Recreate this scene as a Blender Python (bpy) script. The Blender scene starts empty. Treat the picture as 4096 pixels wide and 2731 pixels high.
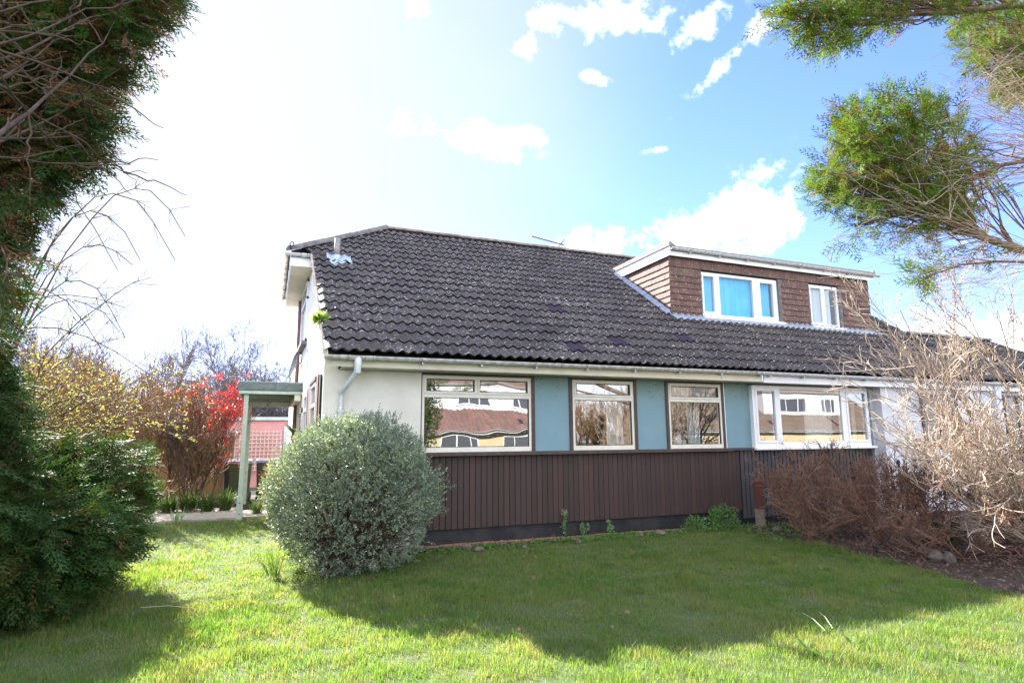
import bpy, math, random
import numpy as np
from math import sin, cos, pi, radians
random.seed(7); rng = np.random.default_rng(7)
scene = bpy.context.scene
W, H = 1024, 682
# ------------------------------------------------------------ camera
YAW, PITCH, ROLL, FPX = radians(21.9), radians(9.0), radians(-.33), 600.0
FW = np.array([sin(YAW)*cos(PITCH), cos(YAW)*cos(PITCH), sin(PITCH)])
RT = np.array([cos(YAW), -sin(YAW), 0.0]); UP = np.cross(RT, FW)
RT, UP = cos(ROLL)*RT + sin(ROLL)*UP, -sin(ROLL)*RT + cos(ROLL)*UP
CAM = np.array([0, 0, 1.6])
cam = bpy.data.objects.new('camera', bpy.data.cameras.new('camera'))
scene.collection.objects.link(cam); scene.camera = cam
from mathutils import Matrix, Vector
M4 = Matrix.Identity(4)
for i in range(3):
    M4[i][0], M4[i][1], M4[i][2], M4[i][3] = RT[i], UP[i], -FW[i], CAM[i]
cam.matrix_world = M4
cam.data.sensor_width = 36; cam.data.lens = 36*FPX/W; cam.data.clip_end = 2000; cam.data.clip_start = .05
scene.render.resolution_x, scene.render.resolution_y = W, H
def ray(x, y): return ((x/4-512)/FPX)*RT - ((y/4-341.375)/FPX)*UP + FW
def at(x, y, ax, v):            # pixel of the 4096 photo on a plane
    d = ray(x, y); i = 'xyz'.index(ax); return CAM + d*((v-CAM[i])/d[i])
# ------------------------------------------------------------ sun, sky, exposure
SUN = np.array([-.33, 1, .66]); SUN /= np.linalg.norm(SUN)
EL = math.asin(SUN[2]); AZ = math.atan2(SUN[0], SUN[1])
sl = bpy.data.lights.new('sun', 'SUN'); sl.energy = 5.0; sl.angle = radians(.5); sl.color = (1, .95, .87)
so = bpy.data.objects.new('sun', sl); scene.collection.objects.link(so)
so.rotation_euler = Vector(SUN).to_track_quat('Z', 'Y').to_euler(); so.location = (-10, 30, 20)
scene.view_settings.view_transform = 'Standard'; scene.view_settings.look = 'None'
scene.view_settings.exposure = 2.5; scene.view_settings.gamma = 1; scene.view_settings.use_curve_mapping = False
scene.render.engine = 'CYCLES'
scene.cycles.max_bounces = 6; scene.cycles.transparent_max_bounces = 12
world = bpy.data.worlds.new('World'); scene.world = world; world.use_nodes = True
class NT:
    def __init__(s, tree): s.t = tree; s.n = tree.nodes; s.l = tree.links
    def node(s, typ, **kw):
        n = s.n.new(typ)
        for k, v in kw.items():
            if k in n.inputs.keys() if isinstance(k, str) else False: s.set(n.inputs[k], v)
            else: setattr(n, k, v)
        return n
    def set(s, inp, v):
        if isinstance(v, bpy.types.NodeSocket): s.l.new(v, inp)
        else: inp.default_value = v
    def math(s, op, a, b=0., c=None, clamp=False):
        n = s.n.new('ShaderNodeMath'); n.operation = op; n.use_clamp = clamp
        s.set(n.inputs[0], a); s.set(n.inputs[1], b)
        if c is not None: s.set(n.inputs[2], c)
        return n.outputs[0]
    def vmath(s, op, a, b=(0, 0, 0)):
        n = s.n.new('ShaderNodeVectorMath'); n.operation = op
        s.set(n.inputs[0], a); s.set(n.inputs[1], b)
        return n.outputs['Value'] if op in ('DOT_PRODUCT', 'LENGTH') else n.outputs[0]
    def noise(s, vec, scale, detail=3, rough=.55):
        n = s.n.new('ShaderNodeTexNoise'); s.l.new(vec, n.inputs['Vector'])
        n.inputs['Scale'].default_value = scale; n.inputs['Detail'].default_value = detail; n.inputs['Roughness'].default_value = rough
        return n.outputs[0]
    def ramp(s, f, a, b):
        n = s.n.new('ShaderNodeMapRange'); n.interpolation_type = 'SMOOTHSTEP'
        s.set(n.inputs[0], f); n.inputs[1].default_value = a; n.inputs[2].default_value = b; return n.outputs[0]
    def mix(s, f, a, b, blend='MIX'):
        n = s.n.new('ShaderNodeMix'); n.data_type = 'RGBA'; n.blend_type = blend
        s.set(n.inputs[0], f); s.set(n.inputs[6], col4(a)); s.set(n.inputs[7], col4(b)); return n.outputs[2]
def col4(c): return c if isinstance(c, bpy.types.NodeSocket) else (c[0], c[1], c[2], 1)
wt = NT(world.node_tree)
bg = wt.n['Background']; bg.inputs[1].default_value = .1
sky = wt.n.new('ShaderNodeTexSky'); sky.sky_type = 'NISHITA'; sky.sun_disc = False
sky.sun_elevation = EL; sky.sun_rotation = AZ; sky.air_density = 1.0; sky.dust_density = .25; sky.ozone_density = 2.2
gen = wt.n.new('ShaderNodeTexCoord').outputs['Generated']
skyc = wt.mix(1, sky.outputs[0], (.50, .54, .95), 'MULTIPLY')
# sun glow and bloom painted into the sky as a thin white veil
dsun = wt.vmath('DOT_PRODUCT', gen, tuple(SUN))
vn = wt.noise(gen, 2.2, 4)
veil = wt.ramp(wt.math('ADD', dsun, wt.math('MULTIPLY', wt.math('SUBTRACT', vn, .5), .26)), .62, 1.02)
col = wt.mix(wt.math('MULTIPLY', veil, .95), skyc, (1.75, 1.85, 1.95))
# unseen bright cloud added behind the camera as fill for the shaded facade
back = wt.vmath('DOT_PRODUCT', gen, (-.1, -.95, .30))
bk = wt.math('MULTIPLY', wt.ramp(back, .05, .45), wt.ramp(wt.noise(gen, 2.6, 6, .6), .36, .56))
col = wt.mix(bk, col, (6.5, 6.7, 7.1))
# cumulus puffs, each at its own direction in the sky
def puff(px, py, wx, wy, rot=0):
    c = ray(px, py); c /= np.linalg.norm(c); r = np.cross(c, (0, 0, 1)); r /= np.linalg.norm(r); u = np.cross(r, c)
    r, u = cos(rot)*r+sin(rot)*u, cos(rot)*u-sin(rot)*r
    return c, r/(wx/2400), u/(wy/2400)
puffs = [(2850, 930, 330, 150, .25), (3020, 880, 170, 120, 0), (2440, 90, 230, 70, -.1), (2170, 60, 60, 60, 0), (3040, 700, 90, 50, .2), (2960, 200, 240, 45, .55), (2800, 120, 120, 50, .3),
         (2090, 550, 110, 40, -.1), (2370, 315, 75, 26, -.2), (2640, 598, 45, 18, 0), (2360, 985, 200, 70, 0), (3950, 1330, 420, 80, 0), (1900, 560, 260, 60, -.2), (2110, 180, 50, 50, 0), (1670, 20, 40, 45, 0)]
nz = wt.noise(gen, 14, 8, .66)
nz2 = wt.noise(gen, 38, 4, .6)
nn = wt.math('ADD', wt.math('MULTIPLY', wt.math('SUBTRACT', nz, .5), 4.2), wt.math('MULTIPLY', wt.math('SUBTRACT', nz2, .5), 1.6))
tot = None
for p in puffs:
    c, r, u = puff(*p)
    a = wt.math('SUBTRACT', wt.vmath('DOT_PRODUCT', gen, tuple(r)), float(c@r)); b = wt.math('SUBTRACT', wt.vmath('DOT_PRODUCT', gen, tuple(u)), float(c@u))
    d = wt.math('SQRT', wt.math('ADD', wt.math('MULTIPLY', a, a), wt.math('MULTIPLY', b, b)))
    f = wt.math('SUBTRACT', 1.05, d)
    tot = f if tot is None else wt.math('MAXIMUM', tot, f)
cl = wt.ramp(wt.math('ADD', tot, nn), .0, 1.35)
cl = wt.math('MULTIPLY', cl, wt.ramp(tot, -.9, .1))
col = wt.mix(cl, col, (5.6, 5.7, 5.9))
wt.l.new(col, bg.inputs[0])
# ------------------------------------------------------------ materials
def new_mat(name):
    m = bpy.data.materials.new(name); m.use_nodes = True; return m, NT(m.node_tree)
def geo_pos(t): return t.n.new('ShaderNodeNewGeometry').outputs['Position']
def rand_isl(t): return t.n.new('ShaderNodeNewGeometry').outputs['Random Per Island']
def surf(name, c1, c2=None, scale=6, rough=.7, bump=0, bscale=60, metal=0, spots=None, stretch=None, detail=5, isl=None, spec=.4):
    """procedural paint/stone/wood: two colours by noise, optional third colour of spots, bump"""
    m, t = new_mat(name); b = t.n['Principled BSDF']; p = geo_pos(t)
    if stretch: p = t.vmath('MULTIPLY', p, stretch)
    c = c1
    if c2:
        c = t.mix(t.ramp(t.noise(p, scale, detail), .35, .68), c1, c2)
    if isl:
        c = t.mix(rand_isl(t), c, isl) if not isinstance(isl, float) else t.mix(t.math('MULTIPLY', rand_isl(t), isl), c, (0, 0, 0))
    if spots:
        for (sc, lo, hi, scol) in spots:
            c = t.mix(t.ramp(t.noise(geo_pos(t), sc, 4, .6), lo, hi), c, scol)
    t.set(b.inputs['Base Color'], col4(c)); b.inputs['Roughness'].default_value = rough; b.inputs['Metallic'].default_value = metal
    b.inputs['Specular IOR Level'].default_value = spec
    if bump:
        bn = t.n.new('ShaderNodeBump'); bn.inputs['Strength'].default_value = bump; bn.inputs['Distance'].default_value = .01
        t.l.new(t.noise(p, bscale, 4), bn.inputs['Height']); t.l.new(bn.outputs[0], b.inputs['Normal'])
    return m
def leafmat(name, c1, c2, trans=.4, rough=.5, c3=None, f3=.1, spec=.35):
    m, t = new_mat(name); b = t.n['Principled BSDF']; r = rand_isl(t)
    c = t.mix(r, c1, c2)
    c = t.mix(t.ramp(t.noise(geo_pos(t), 1.6, 3), .3, .7), c, t.mix(.5, c, c2))
    if c3:
        f = t.math('GREATER_THAN', t.math('ADD', t.math('FRACT', t.math('MULTIPLY', r, 17.31)), t.math('MULTIPLY', t.math('SUBTRACT', t.noise(geo_pos(t), 3, 2), .5), 1.2)), 1-f3)
        c = t.mix(f, c, c3)
    t.l.new(c, b.inputs['Base Color']); b.inputs['Roughness'].default_value = rough; b.inputs['Specular IOR Level'].default_value = spec
    tr = t.n.new('ShaderNodeBsdfTranslucent'); t.l.new(t.mix(1, c, (1.5, 1.5, .8), 'MULTIPLY'), tr.inputs[0])
    mx = t.n.new('ShaderNodeMixShader'); mx.inputs[0].default_value = trans
    t.l.new(b.outputs[0], mx.inputs[1]); t.l.new(tr.outputs[0], mx.inputs[2]); t.l.new(mx.outputs[0], t.n['Material Output'].inputs[0])
    return m
def glassmat(name, fac, wav=0, tint=(.95, .97, 1), wsc=1.2):
    m, t = new_mat(name); t.n.remove(t.n['Principled BSDF'])
    g = t.n.new('ShaderNodeBsdfGlossy'); g.inputs[0].default_value = col4(tint); g.inputs['Roughness'].default_value = .0
    tr = t.n.new('ShaderNodeBsdfTransparent'); tr.inputs[0].default_value = (.85, .88, .88, 1)
    mx = t.n.new('ShaderNodeMixShader')
    lw = t.n.new('ShaderNodeLayerWeight'); lw.inputs[0].default_value = .5
    t.l.new(t.math('ADD', fac, t.math('MULTIPLY', lw.outputs['Fresnel'], .25), clamp=True), mx.inputs[0])
    t.l.new(tr.outputs[0], mx.inputs[1]); t.l.new(g.outputs[0], mx.inputs[2]); t.l.new(mx.outputs[0], t.n['Material Output'].inputs[0])
    if wav:
        bn = t.n.new('ShaderNodeBump'); bn.inputs['Strength'].default_value = 1; bn.inputs['Distance'].default_value = wav
        t.l.new(t.noise(geo_pos(t), wsc, 1), bn.inputs['Height']); t.l.new(bn.outputs[0], g.inputs['Normal'])
    return m
def tilemat(name, base, base2, purple=True, lich=(.42, .40, .38), orange=True, flecks=1.0):
    """interlocking concrete tiles: UV holds metres along eave / up slope; colour varies tile by tile, with lichen and moss"""
    m, t = new_mat(name); b = t.n['Principled BSDF']
    uv = t.n.new('ShaderNodeUVMap').outputs[0]; sx = t.n.new('ShaderNodeSeparateXYZ'); t.l.new(uv, sx.inputs[0])
    cx = t.math('FLOOR', t.math('DIVIDE', sx.outputs[0], .33)); cy = t.math('FLOOR', t.math('DIVIDE', sx.outputs[1], .345))
    cb = t.n.new('ShaderNodeCombineXYZ'); t.l.new(cx, cb.inputs[0]); t.l.new(cy, cb.inputs[1])
    wn = t.n.new('ShaderNodeTexWhiteNoise'); wn.noise_dimensions = '2D'; t.l.new(cb.outputs[0], wn.inputs['Vector'])
    p = geo_pos(t)
    c = t.mix(wn.outputs[0], base, base2)
    c = t.mix(t.ramp(t.noise(p, 2.0, 5), .35, .7), c, t.mix(.35, c, (.075, .062, .052)))
    c = t.mix(t.math('MULTIPLY', t.ramp(t.noise(p, 45, 4, .7), .45, .7), .4), c, (.085, .08, .078))
    if flecks:
        sp = t.vmath('MULTIPLY', p, (1, 1.5, 1.5))
        c = t.mix(t.ramp(t.math('ADD', t.noise(sp, 17, 3, .6), t.math('MULTIPLY', t.math('SUBTRACT', t.noise(p, 1.3, 4), .5), .20)), .612, .66), c, lich)
        c = t.mix(t.ramp(t.noise(p, 70, 2, .6), .67, .71), c, (.40, .39, .37))
    c = t.mix(t.ramp(t.noise(t.vmath('ADD', p, (9, 3, 1)), 24, 3), .69, .72), c, (.045, .05, .015))
    if orange: c = t.mix(t.math('MULTIPLY', t.ramp(t.noise(t.vmath('ADD', p, (2, 7, 5)), 20, 3), .69, .72), t.ramp(t.noise(p, .7, 2), .5, .65)), c, (.30, .15, .03))
    if purple: c = t.mix(t.math('GREATER_THAN', t.math('FRACT', t.math('MULTIPLY', wn.outputs[0], 41.7)), .991), c, (.036, .022, .040))
    t.l.new(c, b.inputs['Base Color']); b.inputs['Roughness'].default_value = .72; b.inputs['Specular IOR Level'].default_value = .3
    bn = t.n.new('ShaderNodeBump'); bn.inputs['Strength'].default_value = .6; bn.inputs['Distance'].default_value = .006
    t.l.new(t.noise(p, 90, 4), bn.inputs['Height']); t.l.new(bn.outputs[0], b.inputs['Normal'])
    return m
M = {}
M['tiles'] = tilemat('roof_tiles', (.033, .027, .026), (.066, .055, .050))
M['ridge'] = surf('ridge_mortar', (.13, .11, .10), (.24, .20, .18), 9, .9, .5, 40, spots=[(18, .62, .68, (.38, .17, .03)), (30, .62, .7, (.05, .05, .04))])
M['hip'] = surf('hip_mortar', (.10, .095, .10), (.18, .165, .155), 7, .9, .5, 40, spots=[(25, .62, .7, (.3, .28, .26))])
M['render'] = surf('roughcast_render', (.76, .74, .67), (.68, .655, .585), 2, .95, 1, 110, spots=[(1.3, .5, .8, (.58, .54, .46)), (70, .68, .76, (.35, .32, .26))])
M['white_render'] = surf('white_render', (.60, .61, .64), (.54, .55, .58), 3, .95, .5, 110)
M['fascia'] = surf('cream_fascia', (.72, .68, .56), (.66, .60, .47), 3, .55, .1, 30, spots=[(8, .66, .75, (.45, .40, .28))])
M['upvc'] = surf('white_upvc', (.78, .79, .82), (.74, .75, .78), 3, .35, spec=.5)
M['cream_frame'] = surf('cream_frame', (.70, .68, .60), (.64, .61, .52), 5, .45)
M['soffit'] = surf('soffit_boards', (.40, .38, .33), (.52, .47, .38), 4, .6)
M['gutter'] = surf('weathered_gutter', (.58, .58, .55), (.34, .34, .31), 14, .6, .2, 60, spots=[(40, .62, .7, (.10, .10, .08))])
M['gutter_clean'] = surf('grey_gutter', (.60, .60, .60), (.48, .48, .48), 10, .5)
M['pipe'] = surf('grey_pipe', (.60, .63, .66), (.52, .54, .55), 4, .45)
M['brown_trim'] = surf('brown_trim', (.050, .034, .032), (.075, .048, .042), 8, .55, .2, 50)
M['brown_wood'] = surf('brown_shutter_wood', (.20, .09, .06), (.14, .06, .045), 12, .6, .2, 50)
def tealmat():
    m, t = new_mat('teal_panel_paint'); b = t.n['Principled BSDF']; p = geo_pos(t); sx = t.n.new('ShaderNodeSeparateXYZ'); t.l.new(p, sx.inputs[0])
    c = t.mix(t.ramp(t.noise(p, 2.5, 5), .35, .68), (.165, .282, .340), (.148, .262, .312))
    c = t.mix(t.math('MULTIPLY', t.ramp(t.noise(t.vmath('MULTIPLY', p, (22, 22, 1.1)), 1, 4, .6), .48, .72), .45), c, (.19, .27, .26))
    top = t.ramp(sx.outputs[2], 2.12, 2.5)
    c = t.mix(t.math('MULTIPLY', top, .55), c, (.17, .25, .19))
    pk = t.noise(t.vmath('ADD', p, (3, 1, 2)), 13, 3, .6)
    c = t.mix(t.math('MULTIPLY', t.ramp(pk, .60, .61), top), c, (.05, .06, .05))
    c = t.mix(t.math('MULTIPLY', t.ramp(pk, .635, .645), top), c, (.33, .36, .30))
    c = t.mix(t.ramp(t.noise(p, 55, 2, .6), .72, .75), c, (.07, .09, .09))
    t.l.new(c, b.inputs['Base Color']); b.inputs['Roughness'].default_value = .6
    bn = t.n.new('ShaderNodeBump'); bn.inputs['Strength'].default_value = .25; bn.inputs['Distance'].default_value = .01
    t.l.new(t.noise(p, 90, 4), bn.inputs['Height']); t.l.new(bn.outputs[0], b.inputs['Normal']); return m
M['teal'] = tealmat()
def boardmat(name, a, b_, c_, vary=1.0):
    m, t = new_mat(name); b = t.n['Principled BSDF']; r = rand_isl(t); p = t.vmath('MULTIPLY', geo_pos(t), (40, 40, 2.2))
    c = t.mix(r, a, b_); c = t.mix(t.math('MULTIPLY', t.math('GREATER_THAN', t.math('FRACT', t.math('MULTIPLY', r, 13.7)), .8), .6), c, c_)
    c = t.mix(t.math('MULTIPLY', t.ramp(t.noise(p, 1, 5, .7), .35, .7), .45), c, t.mix(.5, c, (.015, .01, .01)))
    c = t.mix(t.ramp(t.noise(geo_pos(t), 33, 2), .80, .83), c, (.5, .48, .45))
    t.l.new(c, b.inputs['Base Color']); b.inputs['Roughness'].default_value = .62
    bn = t.n.new('ShaderNodeBump'); bn.inputs['Strength'].default_value = .4; bn.inputs['Distance'].default_value = .004
    t.l.new(t.noise(p, 1, 5, .7), bn.inputs['Height']); t.l.new(bn.outputs[0], b.inputs['Normal']); return m
M['boards'] = boardmat('brown_cladding', (.031, .016, .0145), (.044, .022, .0195), (.057, .024, .019))
M['gboards'] = boardmat('grey_cladding', (.040, .039, .045), (.050, .048, .054), (.046, .043, .045))
M['black'] = surf('black_bitumen', (.009, .010, .013), (.026, .024, .026), 4, .7, .5, 30, spots=[(6, .66, .78, (.07, .06, .055))])
M['dark'] = surf('dark_gap', (.012, .011, .012))
M['brick'] = surf('red_brick', (.34, .13, .08), (.24, .10, .07), 18, .9, .6, 60, spots=[(12, .6, .68, (.10, .09, .06))])
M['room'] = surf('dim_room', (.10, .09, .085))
M['curtain'] = surf('net_curtain', (.75, .75, .74), (.66, .66, .66), 3, .9)
M['skycurtain'] = surf('sky_tinted_curtain', (.08, .60, .92), (.05, .50, .85), 3, .9)  # blue of the reflected sky put into the curtain colour
M['blind'] = surf('pale_blind', (.62, .64, .68), (.58, .60, .65), 3, .9)
M['glass'] = glassmat('window_glass', .24, .0009)
M['glassw'] = glassmat('wavy_window_glass', .26, .0045, wsc=1.3)
M['glassd'] = glassmat('dormer_glass', .04, .002, tint=(.75, .9, 1))
M['hung'] = boardmat('hung_tiles', (.10, .052, .040), (.135, .072, .055), (.085, .048, .042))
def hungmat():
    m, t = new_mat('tile_hanging'); b = t.n['Principled BSDF']; r = rand_isl(t); p = geo_pos(t)
    c = t.mix(r, (.095, .050, .040), (.145, .078, .060))
    c = t.mix(t.ramp(t.noise(t.vmath('MULTIPLY', p, (1, 1, .6)), 42, 3, .6), .63, .67), c, (.52, .45, .40))
    c = t.mix(t.math('MULTIPLY', t.ramp(t.noise(t.vmath('ADD', p, (4, 4, 4)), 16, 3), .66, .69), .9), c, (.40, .19, .04))
    c = t.mix(t.math('MULTIPLY', t.ramp(t.noise(p, 5, 4), .4, .7), .4), c, (.05, .035, .035))
    t.l.new(c, b.inputs['Base Color']); b.inputs['Roughness'].default_value = .8; return m
M['hung'] = hungmat()
M['lead'] = surf('lead_flashing', (.34, .38, .47), (.24, .27, .34), 12, .5, .4, 30, metal=.3)
M['leadlt'] = surf('new_lead', (.42, .50, .66), (.34, .42, .58), 10, .45, .4, 30, metal=.2)
M['felt'] = surf('roof_felt', (.20, .19, .18), (.30, .28, .26), 25, .95, .8, 150)
M['green_felt'] = surf('porch_felt', (.10, .13, .13), (.16, .19, .18), 10, .9, .6, 80)
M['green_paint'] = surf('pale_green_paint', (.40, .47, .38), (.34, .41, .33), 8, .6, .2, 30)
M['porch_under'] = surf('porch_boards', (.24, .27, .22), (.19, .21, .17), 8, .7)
M['metal'] = surf('dull_metal', (.20, .21, .25), (.14, .15, .18), 10, .45, metal=.6)
M['dish'] = surf('dish_grey', (.25, .27, .32), rough=.5)
M['path'] = surf('concrete_path', (.36, .32, .27), (.27, .24, .20), 5, .95, .5, 50)
M['soil'] = surf('bed_soil', (.032, .021, .016), (.065, .042, .03), 9, 1, 1, 40, spots=[(22, .6, .66, (.10, .06, .045)), (3, .58, .66, (.03, .045, .015))])
M['stone'] = surf('garden_stone', (.15, .12, .095), (.10, .08, .065), 9, .95, .8, 40, spots=[(14, .62, .68, (.08, .10, .04))])
M['rose_stone'] = surf('red_stone', (.30, .15, .10), (.22, .12, .09), 9, .95, .8, 40)
M['pink'] = surf('pink_render', (.60, .30, .29), (.55, .27, .26), 3, .9, .3, 60)
M['trellis'] = surf('trellis_wood', (.60, .47, .41), (.50, .40, .35), 12, .85)
M['door'] = surf('pale_blue_door', (.52, .58, .72), rough=.5)
M['bin'] = surf('black_bin', (.035, .035, .038), rough=.5)
M['gbin'] = surf('green_bin', (.06, .075, .035), rough=.5)
M['binlid'] = surf('bin_lid', (.16, .18, .22), rough=.25, spec=.8)
M['fence'] = surf('ochre_fence', (.38, .24, .10), (.28, .17, .08), 7, .9, .4, 40, stretch=(1, 1, .2))
M['redpost'] = surf('red_painted_post', (.14, .040, .028), (.09, .038, .028), 8, .85, .4, 40)
M['postbase'] = surf('mossy_post_base', (.16, .14, .10), (.24, .20, .15), 9, .9, .4, 40)
M['iron'] = surf('black_iron', (.02, .02, .022), rough=.5)
M['chain'] = surf('grey_chain', (.35, .35, .40), rough=.4, metal=.7)
M['pot'] = surf('terracotta_pot', (.50, .12, .05), (.42, .10, .045), 12, .7)
M['bark'] = surf('brown_bark', (.11, .065, .045), (.19, .12, .08), 14, .9, .8, 60, stretch=(1, 1, .3))
M['bark_pale'] = surf('pale_bark', (.26, .195, .14), (.38, .30, .22), 9, .85, .5, 60)
M['bark_grey'] = surf('grey_bark', (.13, .115, .12), (.20, .17, .16), 10, .9)
M['twig_dark'] = surf('dark_twig', (.085, .056, .038), (.15, .10, .065), 10, .85)
M['twig_brown'] = surf('brown_twig', (.15, .078, .050), (.23, .125, .08), 8, .85)
M['twig_tan'] = surf('tan_twig', (.20, .115, .055), (.30, .18, .085), 3, .85)
M['twig_pale'] = surf('pale_twig', (.33, .25, .19), (.54, .45, .355), 6, .75)
M['bud'] = surf('brown_bud', (.20, .10, .07), (.34, .20, .13), 30, .8)
M['greenbud'] = leafmat('green_bud', (.30, .36, .08), (.42, .44, .12), .3)
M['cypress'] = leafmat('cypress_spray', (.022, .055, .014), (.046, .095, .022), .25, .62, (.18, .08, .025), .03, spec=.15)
M['cypress_yellow'] = leafmat('yellow_green_cypress_spray', (.034, .078, .010), (.105, .165, .020), .34, .6, (.17, .08, .02), .06, spec=.12)  # yellower green foliage for the right-hand cypress
M['cypress_brown'] = leafmat('dead_cypress_spray', (.13, .055, .030), (.20, .095, .05), .3, .7, (.08, .09, .04), .2)
M['olearia'] = leafmat('grey_green_leaf', (.095, .135, .090), (.25, .31, .225), .22, .40, (.38, .45, .25), .06, spec=.6)
M['oleariadark'] = surf('bush_heart', (.035, .035, .02), (.05, .045, .03), 9, 1)
M['yleaf'] = leafmat('spring_leaf', (.17, .165, .06), (.30, .27, .10), .42)
M['gold'] = leafmat('golden_twig_leaf', (.26, .16, .05), (.40, .29, .09), .4)
M['red'] = leafmat('red_blossom', (.40, .012, .028), (.56, .03, .05), .3)
M['orange'] = leafmat('orange_leaf', (.50, .22, .04), (.36, .20, .04), .45)
M['strap'] = leafmat('strap_leaf', (.05, .10, .028), (.10, .17, .045), .3, .7, (.22, .16, .09), .12, spec=.1)
M['weed'] = leafmat('weed_leaf', (.06, .15, .04), (.12, .24, .06), .35)
M['weedpale'] = leafmat('pale_weed_leaf', (.16, .28, .13), (.24, .36, .18), .35)
M['fern'] = leafmat('roof_plant_leaf', (.13, .24, .05), (.24, .34, .09), .4)
M['agave'] = leafmat('spiky_pot_leaf', (.07, .12, .04), (.12, .17, .06), .3)
M['deadleaf'] = leafmat('fallen_leaf', (.09, .05, .03), (.16, .095, .055), .15)
M['straw'] = surf('dry_stalk', (.50, .44, .32))
M['redtiles'] = tilemat('opposite_red_tiles', (.17, .095, .078), (.22, .12, .10), flecks=0)
M['brntiles'] = tilemat('opposite_brown_tiles', (.15, .105, .075), (.19, .14, .10), flecks=0)
M['opwhite'] = surf('opposite_white_boards', (.62, .62, .62), (.58, .58, .58), 3, .6)
M['opcream'] = surf('opposite_cream_wall', (.50, .40, .24), (.46, .36, .22), 3, .9)
M['opglass'] = surf('opposite_dark_glass', (.07, .075, .08), rough=.15, spec=.8)
# ------------------------------------------------------------ mesh helpers
COL = scene.collection
def link_mesh(name, verts, faces, mat, parent=None, smooth=False, uvs=None, mats=None, mi=None):
    me = bpy.data.meshes.new(name); me.from_pydata([tuple(map(float, v)) for v in verts], [], faces)
    for mm in (mats or [mat]): me.materials.append(mm)
    if uvs is not None:
        u = me.uv_layers.new(name='UVMap'); li = np.zeros(len(me.loops), dtype=np.int32); me.loops.foreach_get('vertex_index', li)
        u.data.foreach_set('uv', np.asarray(uvs, dtype=np.float32)[li].ravel())
    if mi is not None: me.polygons.foreach_set('material_index', mi)
    if smooth: me.polygons.foreach_set('use_smooth', [True]*len(me.polygons))
    me.update(); o = bpy.data.objects.new(name, me); COL.objects.link(o)
    if parent: o.parent = parent; o.matrix_parent_inverse = parent_inv(parent)
    return o
def parent_inv(p): return Matrix.Translation(-p.location) if p.parent is None else Matrix.Identity(4)
def np_mesh(name, V, quads=None, tris=None, mat=None, parent=None, smooth=False):
    """fast mesh from numpy arrays"""
    me = bpy.data.meshes.new(name); V = np.asarray(V, dtype=np.float32).reshape(-1, 3)
    nq = 0 if quads is None else len(quads); nt = 0 if tris is None else len(tris)
    li = np.concatenate([np.asarray(a, dtype=np.int32).ravel() for a in (quads, tris) if a is not None])
    me.vertices.add(len(V)); me.vertices.foreach_set('co', V.ravel())
    me.loops.add(len(li)); me.loops.foreach_set('vertex_index', li)
    st = np.concatenate([np.arange(nq)*4, nq*4+np.arange(nt)*3]).astype(np.int32)
    me.polygons.add(nq+nt); me.polygons.foreach_set('loop_start', st)
    if smooth: me.polygons.foreach_set('use_smooth', np.ones(nq+nt, dtype=bool))
    me.update(calc_edges=True); me.materials.append(mat)
    o = bpy.data.objects.new(name, me); COL.objects.link(o)
    if parent: o.parent = parent; o.matrix_parent_inverse = parent_inv(parent)
    return o
class MB:
    def __init__(s): s.v = []; s.f = []
    def poly(s, pts): n = len(s.v); s.v += [tuple(p) for p in pts]; s.f.append(tuple(range(n, n+len(pts)))); return s
    def box(s, x0, x1, y0, y1, z0, z1, bev=0):
        if x1 < x0: x0, x1 = x1, x0
        if y1 < y0: y0, y1 = y1, y0
        if z1 < z0: z0, z1 = z1, z0
        n = len(s.v)
        s.v += [(x, y, z) for z in (z0, z1) for y in (y0, y1) for x in (x0, x1)]
        s.f += [tuple(n+i for i in q) for q in ((0, 2, 3, 1), (4, 5, 7, 6), (0, 1, 5, 4), (2, 6, 7, 3), (0, 4, 6, 2), (1, 3, 7, 5))]
        return s
    def hexa(s, c8):                       # 8 corners: bottom 4 ccw, top 4 ccw
        n = len(s.v); s.v += [tuple(c) for c in c8]
        s.f += [tuple(n+i for i in q) for q in ((3, 2, 1, 0), (4, 5, 6, 7), (0, 1, 5, 4), (1, 2, 6, 5), (2, 3, 7, 6), (3, 0, 4, 7))]; return s
    def ext(s, poly, d):                   # extrude polygon by vector d
        n = len(s.v); k = len(poly); d = np.array(d)
        s.v += [tuple(p) for p in poly] + [tuple(np.array(p)+d) for p in poly]
        s.f.append(tuple(n+i for i in range(k))[::-1]); s.f.append(tuple(n+k+i for i in range(k)))
        for i in range(k): j = (i+1) % k; s.f.append((n+i, n+j, n+k+j, n+k+i))
        return s
    def tube(s, pts, r, sides=8, cap=True):
        pts = [np.array(p, float) for p in pts]; k = len(pts); r = r if hasattr(r, '__len__') else [r]*k
        n0 = len(s.v)
        for i, p in enumerate(pts):
            t = pts[min(i+1, k-1)]-pts[max(i-1, 0)]; t = t/(np.linalg.norm(t)+1e-9)
            a = np.cross(t, (0, 0, 1) if abs(t[2]) < .9 else (1, 0, 0)); a /= np.linalg.norm(a); b = np.cross(t, a)
            for j in range(sides):
                w = 2*pi*j/sides; s.v.append(tuple(p+r[i]*(cos(w)*a+sin(w)*b)))
        for i in range(k-1):
            for j in range(sides):
                j2 = (j+1) % sides; s.f.append((n0+i*sides+j, n0+i*sides+j2, n0+(i+1)*sides+j2, n0+(i+1)*sides+j))
        if cap:
            s.f.append(tuple(n0+j for j in range(sides))[::-1]); s.f.append(tuple(n0+(k-1)*sides+j for j in range(sides)))
        return s
    def out(s, name, mat, parent=None, smooth=False): return link_mesh(name, s.v, s.f, mat, parent, smooth)
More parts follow.
